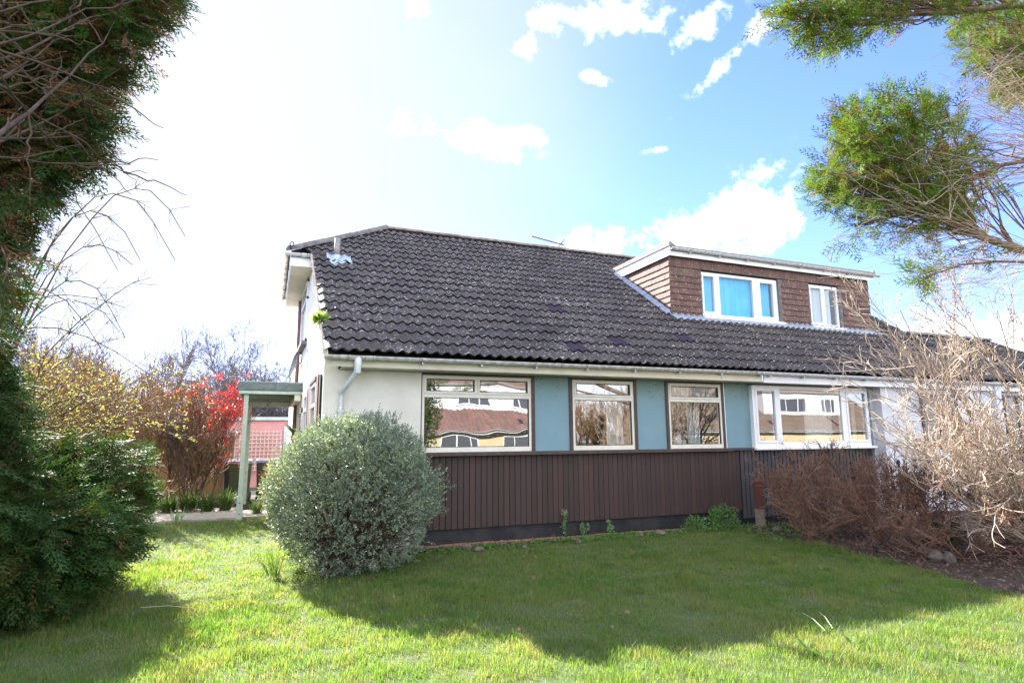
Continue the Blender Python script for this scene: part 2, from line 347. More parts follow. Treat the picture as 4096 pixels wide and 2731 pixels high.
def bevel(o, w=.004, seg=2):
    b = o.modifiers.new('bevel', 'BEVEL'); b.width = w; b.segments = seg; b.limit_method = 'ANGLE'; return o
def tag(o, label=None, cat=None, group=None, kind=None):
    for k, v in (('label', label), ('category', cat), ('group', group), ('kind', kind)):
        if v: o[k] = v
    return o
def thing(name, loc, label, cat, group=None):
    o = bpy.data.objects.new(name, None); COL.objects.link(o); o.location = tuple(map(float, loc)); o.empty_display_size = .2
    return tag(o, label, cat, group)
def copy_tree(o, parent=None):
    c = o.copy(); COL.objects.link(c)
    if parent: c.parent = parent
    for ch in list(o.children): copy_tree(ch, c)
    return c
def nrm(v): v = np.asarray(v, float); return v/(np.linalg.norm(v, axis=-1, keepdims=True)+1e-9)
# many thin tapered tubes, vectorised: P (n,k,3) points, R (n,k) radii
def tubes_np(P, R, sides=4):
    P = np.asarray(P, float); R = np.asarray(R, float); n, k, _ = P.shape
    T = np.gradient(P, axis=1); T = nrm(T)
    ref = np.where(np.abs(T[..., 2:3]) < .9, np.array([0, 0, 1.]), np.array([1., 0, 0]))
    A = nrm(np.cross(T, ref)); B = np.cross(T, A)
    w = 2*pi*np.arange(sides)/sides
    V = P[:, :, None, :] + R[:, :, None, None]*(np.cos(w)[None, None, :, None]*A[:, :, None, :]+np.sin(w)[None, None, :, None]*B[:, :, None, :])
    i = np.arange(n)[:, None, None]; j = np.arange(k-1)[None, :, None]; s = np.arange(sides)[None, None, :]; s2 = (s+1) % sides
    base = i*k*sides
    q = np.stack([base+j*sides+s, base+j*sides+s2, base+(j+1)*sides+s2, base+(j+1)*sides+s], -1).reshape(-1, 4)
    return V.reshape(-1, 3), q
def join_np(parts):
    V = []; Q = []; o = 0
    for v, q in parts: V.append(v); Q.append(q+o); o += len(v)
    return np.concatenate(V), np.concatenate(Q)
def leaves_np(P, D, L, Wd, roll=None, bend=.0):
    """diamond leaves: base P, direction D, length L, width Wd"""
    n = len(P); D = nrm(D); rv = nrm(rng.normal(size=(n, 3))); S = nrm(np.cross(D, rv)); N = np.cross(D, S)
    L = np.broadcast_to(L, (n,))[:, None]; Wd = np.broadcast_to(Wd, (n,))[:, None]
    m = P+D*L*.5+N*L*bend
    V = np.stack([P, m+S*Wd*.5, P+D*L, m-S*Wd*.5], 1).reshape(-1, 3)
    q = np.arange(4*n).reshape(n, 4)
    return V, q
def curve(a, b, sag=0., k=6, wob=.0, dirv=None):
    """points a->b with a start direction and random wobble"""
    a = np.array(a, float); b = np.array(b, float); t = np.linspace(0, 1, k)[:, None]; L = np.linalg.norm(b-a)
    c = (a+b)/2 + (0 if dirv is None else np.array(dirv)*L*.3)
    P = (1-t)**2*a+2*t*(1-t)*c+t*t*b
    P[:, 2] += sag*L*(4*t*(1-t))[:, 0]
    P[1:-1] += rng.normal(size=(k-2, 3))*wob*L
    return P
def resample(P, k):
    P = np.asarray(P, float); d = np.r_[0, np.cumsum(np.linalg.norm(np.diff(P, axis=0), axis=1))]; t = np.linspace(0, d[-1], k)
    return np.stack([np.interp(t, d, P[:, i]) for i in range(3)], 1)
# recursive branching; returns list of (level, points k x 3, r0, r1)
def grow(start, d, L, r, level, maxlev, kids=(5, 5, 4), spread=.7, up=.15, ratio=.6, wob=.12, k=6, out=None, tk=.3):
    if out is None: out = []
    d = nrm(d); P = [np.array(start, float)]; cur = d.copy()
    for i in range(k-1):
        cur = nrm(cur + rng.normal(size=3)*wob + np.array([0, 0, up*.3])); P.append(P[-1]+cur*L/(k-1))
    P = np.array(P); out.append((level, P, r, r*.35))
    if level < maxlev:
        for c in range(kids[min(level, len(kids)-1)]):
            t = tk+(1-tk)*rng.random(); i = min(int(t*(k-1)), k-2); f = t*(k-1)-i
            p = P[i]*(1-f)+P[i+1]*f; dd = nrm(nrm(P[i+1]-P[i]) + rng.normal(size=3)*spread+np.array([0, 0, up]))
            grow(p, dd, L*ratio*(.6+.7*rng.random()), max(r*(1-.65*t)*.65, .0015), level+1, maxlev, kids, spread, up, ratio, wob, k, out, tk)
    return out
def branches_mesh(name, br, mat, parent=None, sides=4, minr=.0015):
    by = {}
    for lv, P, r0, r1 in br: by.setdefault(len(P), []).append((P, np.maximum(np.linspace(r0, r1, len(P)), minr)))
    V, q = join_np([tubes_np(np.array([b[0] for b in bl]), np.array([b[1] for b in bl]), sides) for bl in by.values()])
    return np_mesh(name, V, q, None, mat, parent, True)
def tips(br, lev=None):
    return np.array([P[-1] for l, P, a, b in br if lev is None or l >= lev]), np.array([P[-1]-P[-2] for l, P, a, b in br if lev is None or l >= lev])
def along(br, n, lev=0, t0=.2):
    sel = [b for b in br if b[0] >= lev]; idx = rng.integers(0, len(sel), n); P = []; D = []
    for i in idx:
        Q = sel[i][1]; t = (t0+(1-t0)*rng.random())*(len(Q)-1); j = min(int(t), len(Q)-2); f = t-j
        P.append(Q[j]*(1-f)+Q[j+1]*f); D.append(Q[j+1]-Q[j])
    return np.array(P), nrm(np.array(D))
# ------------------------------------------------------------ the ground
def vn2(x, y, s, seed=0):
    r = np.random.default_rng(seed); o = np.zeros_like(x)
    for k in range(7):
        a, b, c = r.normal(size=2)*s, r.random()*6.3, r.random()*6.3
        o += np.sin(x*a[0]+y*a[1]+b)
    return o/7*2.2
def grid(name, x0, x1, y0, y1, nx, ny, zf, mat):
    X, Y = np.meshgrid(np.linspace(x0, x1, nx), np.linspace(y0, y1, ny)); Z = zf(X, Y)
    V = np.stack([X, Y, Z], -1).reshape(-1, 3); i = np.arange((ny-1)*nx).reshape(ny-1, nx)[:, :-1].ravel()
    return np_mesh(name, V, np.stack([i, i+1, i+nx+1, i+nx], 1), None, mat, None, True)
M['ground'] = surf('garden_ground', (.045, .075, .018), (.08, .09, .032), 2.2, 1, .8, 30, spots=[(7, .62, .72, (.13, .11, .06))])
M['pave'] = surf('street_asphalt', (.10, .10, .10), (.07, .07, .07), 8, .9, .3, 60)
g = grid('ground', -160, 200, -160, 200, 91, 91, lambda X, Y: np.where(Y < -9, -.6, np.where(Y < -4, (-4-Y)/5*-.6, 0))*1.0-.0, M['ground']); tag(g, kind='structure')
def strip(name, pts, mat, z=.006, kind='structure', h=None):
    mb = MB()
    if h: mb.ext([(p[0], p[1], z-h) for p in pts], (0, 0, h))
    else: mb.poly([(p[0], p[1], z) for p in pts])
    return tag(mb.out(name, mat), kind=kind)
strip('path', [(-9, 13.0), (-2, 13.45), (.1, 13.5), (.1, 14.75), (-2, 14.7), (-9, 14.3)], M['path'], .05, h=.1)
strip('side_path', [(-.25, 14.75), (.55, 14.75), (.52, 20), (-.4, 20)], M['path'], .045, h=.1)
strip('flower_bed', [(7.1, 3.0), (7.0, 4.0), (7.15, 4.7), (7.55, 5.6), (7.66, 6.75), (7.45, 7.8), (7.9, 8.84), (30, 8.84), (30, 2), (7.3, 2)], M['soil'], .01)
strip('conifer_bed', [(-2.1, 6.2), (-2.0, 7.3), (-2.1, 8.4), (-2.3, 11), (-3.2, 12.9), (-9, 12.9), (-9, 3), (-2.6, 3), (-2.3, 5)], M['soil'], .008)
strip('rear_bed', [(-9, 14.3), (-2, 14.7), (-.25, 14.75), (-.35, 20), (-9, 20)], M['soil'], .012)
strip('wall_bed', [(1.4, 8.62), (5, 8.55), (7.6, 8.5), (8.2, 8.84), (1.4, 8.84)], M['soil'], .014)
strip('street', [(-60, -13), (90, -13), (90, -8.6), (-60, -8.6)], M['pave'], -.58)
# ------------------------------------------------------------ grass
def lawn_edge_right(Y): return np.interp(Y, [2, 3, 4, 4.7, 5.6, 6.75, 7.8, 8.6], [7.2, 7.1, 7.0, 7.15, 7.55, 7.66, 7.45, 7.7])
def lawn_edge_left(Y): return np.interp(Y, [2, 5, 6.2, 7.3, 8.4, 10, 11, 13], [-2.6, -2.3, -2.1, -1.98, -2.05, -2.1, -2.3, -3.2])
def make_grass():
    m, t = new_mat('grass_blades'); b = t.n['Principled BSDF']; r = rand_isl(t); p = geo_pos(t)
    c = t.mix(r, (.064, .152, .024), (.150, .238, .050))
    c = t.mix(t.ramp(t.noise(p, .9, 3), .35, .7), c, t.mix(.45, c, (.20, .235, .07)))
    f = t.math('GREATER_THAN', t.math('ADD', t.math('FRACT', t.math('MULTIPLY', r, 23.3)), t.math('MULTIPLY', t.math('SUBTRACT', t.noise(p, 1.4, 4), .5), 1.5)), .90)
    c = t.mix(f, c, (.24, .22, .11))
    c = t.mix(t.math('MULTIPLY', t.ramp(t.noise(p, 3.7, 5, .65), .48, .68), .55), c, (.22, .20, .09))
    c = t.mix(t.math('MULTIPLY', t.ramp(t.noise(t.vmath('ADD', p, (5, 5, 0)), 2.3, 4, .6), .52, .66), .5), c, (.045, .115, .02))
    t.l.new(c, b.inputs['Base Color']); b.inputs['Roughness'].default_value = .45; b.inputs['Specular IOR Level'].default_value = .35
    tr = t.n.new('ShaderNodeBsdfTranslucent'); t.l.new(t.mix(1, c, (1.7, 1.6, .8), 'MULTIPLY'), tr.inputs[0])
    mx = t.n.new('ShaderNodeMixShader'); mx.inputs[0].default_value = .55
    t.l.new(b.outputs[0], mx.inputs[1]); t.l.new(tr.outputs[0], mx.inputs[2]); t.l.new(mx.outputs[0], t.n['Material Output'].inputs[0])
    P = []
    for (y0, y1, n) in ((2.2, 5.0, 270000), (5.0, 7.2, 190000), (7.2, 9.5, 90000), (9.5, 13.5, 60000)):
        x = rng.uniform(-3.4, 9, n); y = rng.uniform(y0, y1, n)
        ok = (x < lawn_edge_right(y)+.12*vn2(x, y, 5, 3)) & (x > lawn_edge_left(y)+.1*vn2(x, y, 4, 4)) & ~((x > .62) & (y > 8.6+.06*vn2(x, y, 6, 5)))
        # inside the camera's view only (with margin for a step aside)
        d = np.stack([x, y, 0*x-1.6], 1); z = d@FW; u = (d@RT)/z*FPX
        ok &= (np.abs(u) < 640)
        P.append(np.stack([x[ok], y[ok]], 1))
    P = np.concatenate(P); n = len(P); x, y = P[:, 0], P[:, 1]
    # clumping
    cl = vn2(x, y, 6, 11)*.5+vn2(x, y, 15, 12)*.5
    keep = rng.random(n) < .72+.45*cl
    P = P[keep]; x, y = P[:, 0], P[:, 1]; n = len(P); cl = cl[keep]
    h = (.026+.022*rng.random(n)+.020*np.clip(vn2(x, y, 2.2, 13), -1, 1.5)*.6+.018*np.clip(cl, -.6, 2))*(1+.6*(rng.random(n) < .06))
    tuft = np.exp(-(((x-4.35)/.28)**2+((y-5.9)/.18)**2)); h += .05*tuft
    h = np.clip(h, .02, .16)
    az = rng.uniform(0, 2*pi, n); lean = rng.uniform(.1, .9, n)*h
    dx, dy = np.cos(az), np.sin(az); w = (.0010+.0013*rng.random(n))*(1+.16*np.maximum(y-4, 0))
    sx, sy = -dy*w, dx*w
    b0 = np.stack([x-sx, y-sy, 0*x+.0], 1); b1 = np.stack([x+sx, y+sy, 0*x], 1)
    m0 = np.stack([x-sx*.8+dx*lean*.35, y-sy*.8+dy*lean*.35, h*.6], 1); m1 = np.stack([x+sx*.8+dx*lean*.35, y+sy*.8+dy*lean*.35, h*.6], 1)
    tp = np.stack([x+dx*lean, y+dy*lean, h], 1)
    V = np.stack([b0, b1, m1, m0, tp], 1).reshape(-1, 3); i = np.arange(n)*5
    o = np_mesh('grass', V, np.stack([i, i+1, i+2, i+3], 1), np.stack([i+3, i+2, i+4], 1), m)
    tag(o, 'short uneven lawn grass in front of the house', 'grass', kind='stuff')
make_grass()
# ------------------------------------------------------------ roofs
SL = .68; TH = math.atan(SL); CT, ST = cos(TH), sin(TH); EY, EZ = 8.425, 2.761
RIDGE_Y = 13.95; VR = (RIDGE_Y-EY)/CT
def roofpt(x, v, h=0): return (x, EY+v*CT-h*ST, EZ+v*ST+h*CT)
def roofz(y): return EZ+(y-EY)*SL
WAVE, GA = .165, .345
def wave(x, A=.040): s = .5+.5*np.cos(2*pi*(np.asarray(x)-.05)/WAVE); return A*s**1.15
def tiled_slope(name, x0f, x1f, vmax, mat, parent, vmin=0, per=8, seed=1, fine=True):
    """rows of interlocking tiles, each row's lower edge lifted over the one below, every tile slightly out of true"""
    r = np.random.default_rng(seed); V = []; F = []; UV = []; nrow = int(math.ceil((vmax-vmin)/GA-.05))
    for i in range(nrow):
        va = vmin+i*GA; vb = min(va+GA+.055, vmax)
        xa0, xa1 = x0f(va), x1f(va); xb0 = x0f(vb); xb1 = x1f(vb)
        lo, hi = min(xa0, xb0), max(xa1, xb1)
        xs = np.arange(math.floor(lo/WAVE*per), math.ceil(hi/WAVE*per)+1)*(WAVE/per); n = len(xs)
        ti = np.floor((xs+.05)/.33).astype(int); ti -= ti.min(); jz = r.normal(size=ti.max()+2)*.0035; jv = r.normal(size=ti.max()+2)*.006
        h = wave(xs); b = len(V)
        for (v, dh, x0, x1, jj) in ((va+.028, -.004, xa0, xa1, 1), (va, .034, xa0, xa1, 1), ((va+vb)/2, .018, (xa0+xb0)/2, (xa1+xb1)/2, .6), (vb, .001, xb0, xb1, 0)):
            for k in range(n):
                x = min(max(xs[k], x0), x1)
                hh = h[k]+dh+jz[ti[k]]*jj; V.append(roofpt(x, v+jv[ti[k]]*jj, hh)); UV.append((x+.05, va+GA*.5))
        for a in range(3):
            for k in range(n-1):
                q = (b+a*n+k, b+a*n+k+1, b+(a+1)*n+k+1, b+(a+1)*n+k)
                if V[q[0]][0] == V[q[1]][0] and V[q[2]][0] == V[q[3]][0]: continue
                F.append(q)
    return link_mesh(name, V, F, mat, parent, False, UV)
XP = 8.05                        # party line between the two halves
def vx(y): return .65-.0137*(y-8.44)           # verge drifts slightly
HIPC = np.array([.22, 11.98, 5.18]); APEX = np.array([2.31, 13.95, roofz(13.95)])
vh = (HIPC[1]-EY)/CT
def left_edge(v):
    y = EY+v*CT
    if y < HIPC[1]-.05: return vx(y)
    t = max(0, (y-HIPC[1])/(APEX[1]-HIPC[1])); return HIPC[0]+t*(APEX[0]-HIPC[0])
def rear_slope(mb, x0, x1, yr, zr, ye, ze): mb.poly([(x0, yr, zr), (x1, yr, zr), (x1, ye, ze), (x0, ye, ze)])
H1 = thing('bungalow', (4.3, 11, 0), 'near half of the semi, dark tiled roof, cream and teal walls over brown boarding', 'house')
F0 = 8.87
roof1 = tiled_slope('roof', left_edge, lambda v: XP, VR, M['tiles'], H1)
# rear slope, half hip, ridge and hip tiles
mb = MB(); mb.ext([(vx(17), RIDGE_Y, roofz(RIDGE_Y)-.6), (XP, RIDGE_Y, APEX[2]), (XP, 19.4, 2.8), (.6, 19.4, 2.8), (.6, 15.9, 5.2), (APEX[0], RIDGE_Y, APEX[2])][1:], (0, 0, -.06))
mb.ext([tuple(HIPC), (HIPC[0], 15.92, HIPC[2]), tuple(APEX)], (0, 0, -.05)); mb.out('rear_roof', M['tiles'], roof1)
def ridge_run(name, a, b, mat, parent, r=.105, L=.45, seed=3):
    mb = MB(); a = np.array(a); b = np.array(b); d = b-a; n = max(1, int(np.linalg.norm(d)/L)); rr = random.Random(seed); u = nrm(d); s = nrm(np.cross(u, (0, 0, 1))); up = np.cross(s, u)
    for i in range(n):
        p0 = a+d*i/n; p1 = a+d*(i+1)/n+u*.02; ra = r*(1.02+rr.random()*.05); rb = ra*1.05; jz = rr.uniform(-.006, .006)
        k = len(mb.v); N = 8
        for p, q in ((p0, ra), (p1, rb)):
            for j in range(N+1):
                w = pi*j/N; mb.v.append(tuple(p+s*cos(w)*q*1.15+up*(sin(w)*q*.8+jz)-up*.02))
        for j in range(N): mb.f.append((k+j, k+j+1, k+N+2+j, k+N+1+j))
        mb.f.append(tuple(k+j for j in range(N+1))); mb.f.append(tuple(k+N+1+j for j in range(N+1))[::-1])
    return mb.out(name, mat, parent)
ridge_run('ridge_tiles', (APEX[0]-.05, RIDGE_Y, APEX[2]+.03), (XP, RIDGE_Y, APEX[2]+.03), M['ridge'], roof1)
ridge_run('hip_tiles', tuple(HIPC+np.array([0, 0, .03])), tuple(APEX+np.array([0, 0, .03])), M['hip'], roof1, r=.12, L=.40)
mb = MB(); mb.tube([HIPC+np.array([-.02, -.02, .0]), HIPC+np.array([-.03, -.03, .13]), HIPC+np.array([.0, -.03, .17]), HIPC+np.array([.035, -.03, .15]), HIPC+np.array([.03, -.03, .10])], .012, 6); mb.out('hip_iron', M['iron'], roof1)
# verge mortar
mb = MB()
ys = np.linspace(8.44, 12.0, 40)
for a, b in zip(ys[:-1], ys[1:]):
    j = rng.uniform(-.008, .008)
    mb.hexa([(vx(a)-.03+j, a, roofz(a)-.055), (vx(a)+.03, a, roofz(a)-.055), (vx(b)+.03, b, roofz(b)-.055), (vx(b)-.03+j, b, roofz(b)-.055),
             (vx(a)-.025+j, a, roofz(a)+.012), (vx(a)+.03, a, roofz(a)+.012), (vx(b)+.03, b, roofz(b)+.012), (vx(b)-.025+j, b, roofz(b)+.012)])
M['verge'] = surf('verge_mortar', (.55, .47, .38), (.40, .34, .28), 12, .95, .6, 50)
mb.out('verge_mortar', M['verge'], roof1)
# walls
def gx(y): return .68-.015*(y-8.87)
def gw(y, z, d=0): return (gx(y)+d, y, z)
mb = MB()
yb = 19.2
for (ya, yb_, z0, z1f) in ((8.87, 12.0, 0, 1), (12.0, 15.9, 0, 0), (15.9, 19.2, 0, 2)):
    n = 12; yy = np.linspace(ya, yb_, n)
    for a, b in zip(yy[:-1], yy[1:]):
        zt = (lambda y: roofz(y)-.06 if z1f == 1 else (4.95 if z1f == 0 else 2.8+(19.4-y)*SL))
        mb.hexa([gw(a, 0), gw(a, 0, .2), gw(b, 0, .2), gw(b, 0), gw(a, zt(a)), gw(a, zt(a), .2), gw(b, zt(b), .2), gw(b, zt(b))])
M['gable_render'] = surf('pale_gable_render', (.78, .76, .70), (.70, .68, .62), 4, .95, .5, 90)
mb.out('gable_wall', M['gable_render'], H1)
mb = MB(); mb.box(.682, 2.09, 8.86, 9.05, 0, 2.56).out('front_wall', M['render'], H1)
MB().box(.88, XP, 19.0, 19.2, 0, 2.8).out('rear_wall', M['white_render'], H1)
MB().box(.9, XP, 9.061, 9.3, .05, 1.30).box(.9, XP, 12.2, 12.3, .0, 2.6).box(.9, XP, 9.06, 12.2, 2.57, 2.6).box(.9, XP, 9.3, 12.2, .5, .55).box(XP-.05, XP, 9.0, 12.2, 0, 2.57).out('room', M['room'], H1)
# teal panels
for (a, b) in ((3.955, 4.578), (5.885, 6.488), (7.79, 8.385)):
    MB().box(a, b, 8.885, 8.96, 1.372, 2.56).out('teal_panel', M['teal'], H1)
for (a, b, c, d) in ((2.092, 2.106, 3.895, 3.955), (4.578, 4.638, 5.825, 5.885), (6.488, 6.546, 7.722, 7.775)):
    MB().box(a, b, 8.862, 8.97, 1.372, 2.565).box(c, d, 8.862, 8.97, 1.372, 2.565).box(b, c, 8.868, 8.97, 2.53, 2.565).out('window_surround', M['brown_trim'], H1)
MB().box(7.775, 7.79, 8.86, 8.95, 1.372, 2.56).out('white_bead', M['upvc'], H1)
bevel(MB().box(2.095, 7.83, 8.775, 8.96, 1.315, 1.372).out('sill', M['brown_trim'], H1), .006)
MB().box(7.832, 8.40, 8.80, 8.96, 1.33, 1.368).out('sill_end', M['brown_trim'], H1)
def boards(name, x0, x1, z0, z1, w, gap, mat, parent, y=8.865, seed=0):
    mb = MB(); r = random.Random(seed); x = x0; e = .006
    while x < x1-.02:
        a, b = x, min(x+w-gap, x1); d = r.uniform(-.0015, .0015); zz = z0+r.uniform(-.004, .004)
        n = len(mb.v); Y0 = y+.03
        mb.v += [(a, Y0, zz), (a, y+e+d, zz), (a+e, y+d, zz), (b-e, y+d, zz), (b, y+e+d, zz), (b, Y0, zz)]+[(a, Y0, z1), (a, y+e+d, z1), (a+e, y+d, z1), (b-e, y+d, z1), (b, y+e+d, z1), (b, Y0, z1)]
        for i in range(5): mb.f.append((n+i, n+i+1, n+7+i, n+6+i))
        mb.f.append((n+5, n+4, n+3, n+2, n+1, n)); x += w
    return mb.out(name, mat, parent)
cl1 = boards('cladding', 1.0, 8.05, .255, 1.318, .093, .004, M['boards'], H1)
MB().box(1.0, XP, 8.893, 9.06, .24, 1.31).out('cladding_back', M['dark'], cl1)
bevel(MB().box(.9, XP, 8.90, 9.06, .03, .24).out('plinth', M['black'], H1), .01)
mb = MB(); x = .9; r_ = random.Random(5)
while x < 7.0:
    w = .215; d = r_.uniform(-.008, .008); mb.box(x, x+w-.01, 8.835+d, 8.90, -.05, .052+d*.6-.004*x); x += w
bevel(mb.out('brick_footing', M['brick'], H1), .006)
# windows: frame mesh, panes, dark gasket and curtains as its children
def win(name, x0, x1, z0, z1, panes, parent, frame_mat, glass, y=8.875, fw=.0, gasket=None, dep=.07, curtains=()):
    """panes = list of (xa, xb, za, zb, sash) glass openings; frame fills the rest"""
    mb = MB(); xs = sorted({x0, x1}|{p[0] for p in panes}|{p[1] for p in panes}); zs = sorted({z0, z1}|{p[2] for p in panes}|{p[3] for p in panes})
    for i in range(len(xs)-1):
        for j in range(len(zs)-1):
            cx, cz = (xs[i]+xs[i+1])/2, (zs[j]+zs[j+1])/2
            if not any(p[0] < cx < p[1] and p[2] < cz < p[3] for p in panes): mb.box(xs[i], xs[i+1], y, y+dep, zs[j], zs[j+1])
    fr = mb.out(name, frame_mat, parent)
    for p in panes:
        sm = MB()
        if p[4]:
            a, b, c, d = p[:4]; s = p[4]; yy = y-.014
            sm.box(a-s, b+s, yy, y-.0015, d, d+s).box(a-s, b+s, yy, y-.0015, c-s, c).box(a-s, a, yy, y-.0015, c, d).box(b, b+s, yy, y-.0015, c, d)
            bevel(sm.out('sash', frame_mat, fr), .004)
    if gasket:
        g_ = .010
        for a, b, c, d, s in panes:
            gm = MB()
            yy = y-(.010 if s else -.004)
            gm.box(a, b, yy, y+.03, d-g_, d).box(a, b, yy, y+.03, c, c+g_).box(a, a+g_, yy, y+.03, c+g_, d-g_).box(b-g_, b, yy, y+.03, c+g_, d-g_)
            gm.out('gasket', gasket, fr)
    for p in panes:
        MB().poly([(p[0], y+.022, p[2]), (p[1], y+.022, p[2]), (p[1], y+.022, p[3]), (p[0], y+.022, p[3])]).out('pane', glass, fr)
    for (a, b, c, d, cm, dy, nm) in curtains:
        k = 60; xx = np.linspace(a, b, k); ph = rng.uniform(0, 6); V = []
        for z in (c, d):
            for i, x in enumerate(xx): V.append((x, y+dy+.02*np.sin(x*95+ph+1.5*np.sin(x*17))+.012*np.sin(x*41+ph), z))
        link_mesh(nm, V, [(i, i+1, k+i+1, k+i) for i in range(k-1)], cm, fr, True)
    return fr
w1 = win('window', 2.106, 3.895, 1.374, 2.528, [(2.17, 2.935, 2.285, 2.475, .035), (3.02, 3.83, 2.285, 2.475, .035), (2.145, 3.855, 1.445, 2.195, 0)], H1, M['cream_frame'], M['glassw'], gasket=M['brown_trim'])
w2 = win('window', 4.638, 5.825, 1.374, 2.528, [(4.71, 5.755, 2.285, 2.475, .035), (4.682, 5.78, 1.445, 2.195, 0)], H1, M['cream_frame'], M['glass'], gasket=M['brown_trim'], curtains=[(5.45, 5.78, 1.38, 2.5, M['curtain'], .3, 'curtain')])
w3 = win('window', 6.546, 7.722, 1.374, 2.528, [(6.615, 7.655, 2.285, 2.475, .035), (6.59, 7.68, 1.445, 2.195, 0)], H1, M['cream_frame'], M['glass'], gasket=M['brown_trim'],
         curtains=[(6.56, 6.74, 1.38, 2.3, M['curtain'], .3, 'curtain'), (7.2, 7.5, 1.38, 2.3, M['curtain'], .35, 'curtain'), (6.56, 7.7, 2.25, 2.5, M['blind'], .12, 'blind')])
# things on the inner sill of the third window
def lathe(prof, c, n=16):
    mb = MB(); k = len(prof)
    for r, z in prof:
        for j in range(n): a = 2*pi*j/n; mb.v.append((c[0]+r*cos(a), c[1]+r*sin(a), c[2]+z))
    for i in range(k-1):
        for j in range(n): mb.f.append((i*n+j, i*n+(j+1) % n, (i+1)*n+(j+1) % n, (i+1)*n+j))
    return mb
MB().box(6.58, 7.70, 8.95, 9.25, 1.40, 1.43).out('inner_sill', M['upvc'], w3)
o = MB().box(6.80, 6.91, 9.02, 9.10, 1.432, 1.53).box(6.81, 6.90, 9.03, 9.10, 1.535, 1.62).out('box', surf('white_boxes', (.62, .66, .74), (.5, .55, .66), 30, .6)); tag(o, 'small pale boxes stacked on the inner sill of the third window', 'box')
o = lathe([(0, 0), (.042, 0), (.045, .08), (.04, .09), (0, .09)], (7.0, 9.08, 1.432)).out('jar', surf('cream_jar', (.62, .60, .52), rough=.4), None, True); tag(o, 'short cream jar on the window sill beside stacked boxes', 'jar')
o = lathe([(0, 0), (.05, 0), (.055, .05), (.05, .11), (.03, .15), (.022, .17), (.026, .19), (0, .19)], (7.17, 9.08, 1.432)).out('bottle', surf('pale_bottle', (.66, .62, .54), rough=.35), None, True); tag(o, 'rounded pale bottle on the window sill behind the glass', 'bottle')
# eaves
MB().box(.68, XP+.38, 8.555, 8.575, 2.575, 2.70).out('fascia', M['fascia'], H1)
MB().box(.665, .95, 8.548, 8.60, 2.60, 2.72).out('eaves_box_end', M['render'], H1)
mb = MB(); x = .9; i = 0
while x < XP+.37: mb.box(x, x+.098, 8.576, 8.875 if True else 0, 2.566-(i % 2)*.001, 2.58); x += .1; i += 1
mb.out('soffit', M['soffit'], H1)
mb = MB(); mb.ext([(.70, 8.50, 2.735), (.70, 8.60, 2.80), (.70, 9.2, 3.2), (.70, 9.2, 3.16), (.70, 8.60, 2.70)], (XP-.70, 0, 0)); mb.out('eaves_felt', M['dark'], roof1)
def half_gutter(name, a, b, mat, parent, r=.056, brackets=(), joints=()):
    """half round gutter from a to b with bracket straps and joint collars as sub-parts"""
    a = np.array(a, float); b = np.array(b, float); u = nrm(b-a); s = nrm(np.cross(u, (0, 0, 1))); mb = MB(); N = 10
    def ring(p, ra, rb):
        k = len(mb.v)
        for rr in (ra, rb):
            for j in range(N+1): w = pi+pi*j/N; mb.v.append(tuple(p+s*cos(w)*rr+np.array([0, 0, sin(w)*rr])))
        return k
    k0 = ring(a, r, r-.004); k1 = ring(b, r, r-.004)
    for j in range(N):
        mb.f.append((k0+j, k0+j+1, k1+j+1, k1+j)); mb.f.append((k0+N+1+j, k1+N+1+j, k1+N+2+j, k0+N+2+j))
    mb.f.append((k0, k1, k1+N+1, k0+N+1)); mb.f.append((k0+N, k0+2*N+1, k1+2*N+1, k1+N))
    for k in (k0, k1): mb.f.append(tuple(k+j for j in range(N+1)))
    g = mb.out(name, mat, parent, True)
    L = np.linalg.norm(b-a)
    def collar(nm, t, w, rr, tail=False):
        c = MB(); p = a+u*t; k = 0; n = len(c.v)
        for q in (p, p+u*w):
            for j in range(N+1): an = pi+pi*j/N; c.v.append(tuple(q+s*cos(an)*rr+np.array([0, 0, sin(an)*rr+.002])))
        for j in range(N): c.f.append((j, j+1, N+2+j, N+1+j))
        c.f.append(tuple(range(N+1))[::-1]); c.f.append(tuple(range(N+1, 2*N+2))); c.f.append((0, N+1, 2*N+1, N))
        if tail:
            q = p+u*w/2; sd = s if s[1] > 0 or abs(s[1]) < .5 else -s
            c.box(q[0]-.012, q[0]+.012, q[1]-.02, q[1]+.07, q[2]-r-.03, q[2]-r+.01) if abs(u[0]) > .5 else c.box(q[0]-.02, q[0]+.07, q[1]-.012, q[1]+.012, q[2]-r-.03, q[2]-r+.01)
        c.out(nm, mat, g)
    for t in brackets: collar('bracket', t, .022, r+.007, True)
    for t in joints: collar('joint', t, .09, r+.009); collar('joint', t+.11, .02, r+.012)
    return g
GY, GZ = 8.470, 2.716
half_gutter('gutter', (.64, GY, GZ), (8.17, GY, GZ+.03), M['gutter'], H1, brackets=[2.0-.64+.9*i for i in range(8)], joints=[.22, .56, 4.12-.64, 7.44])
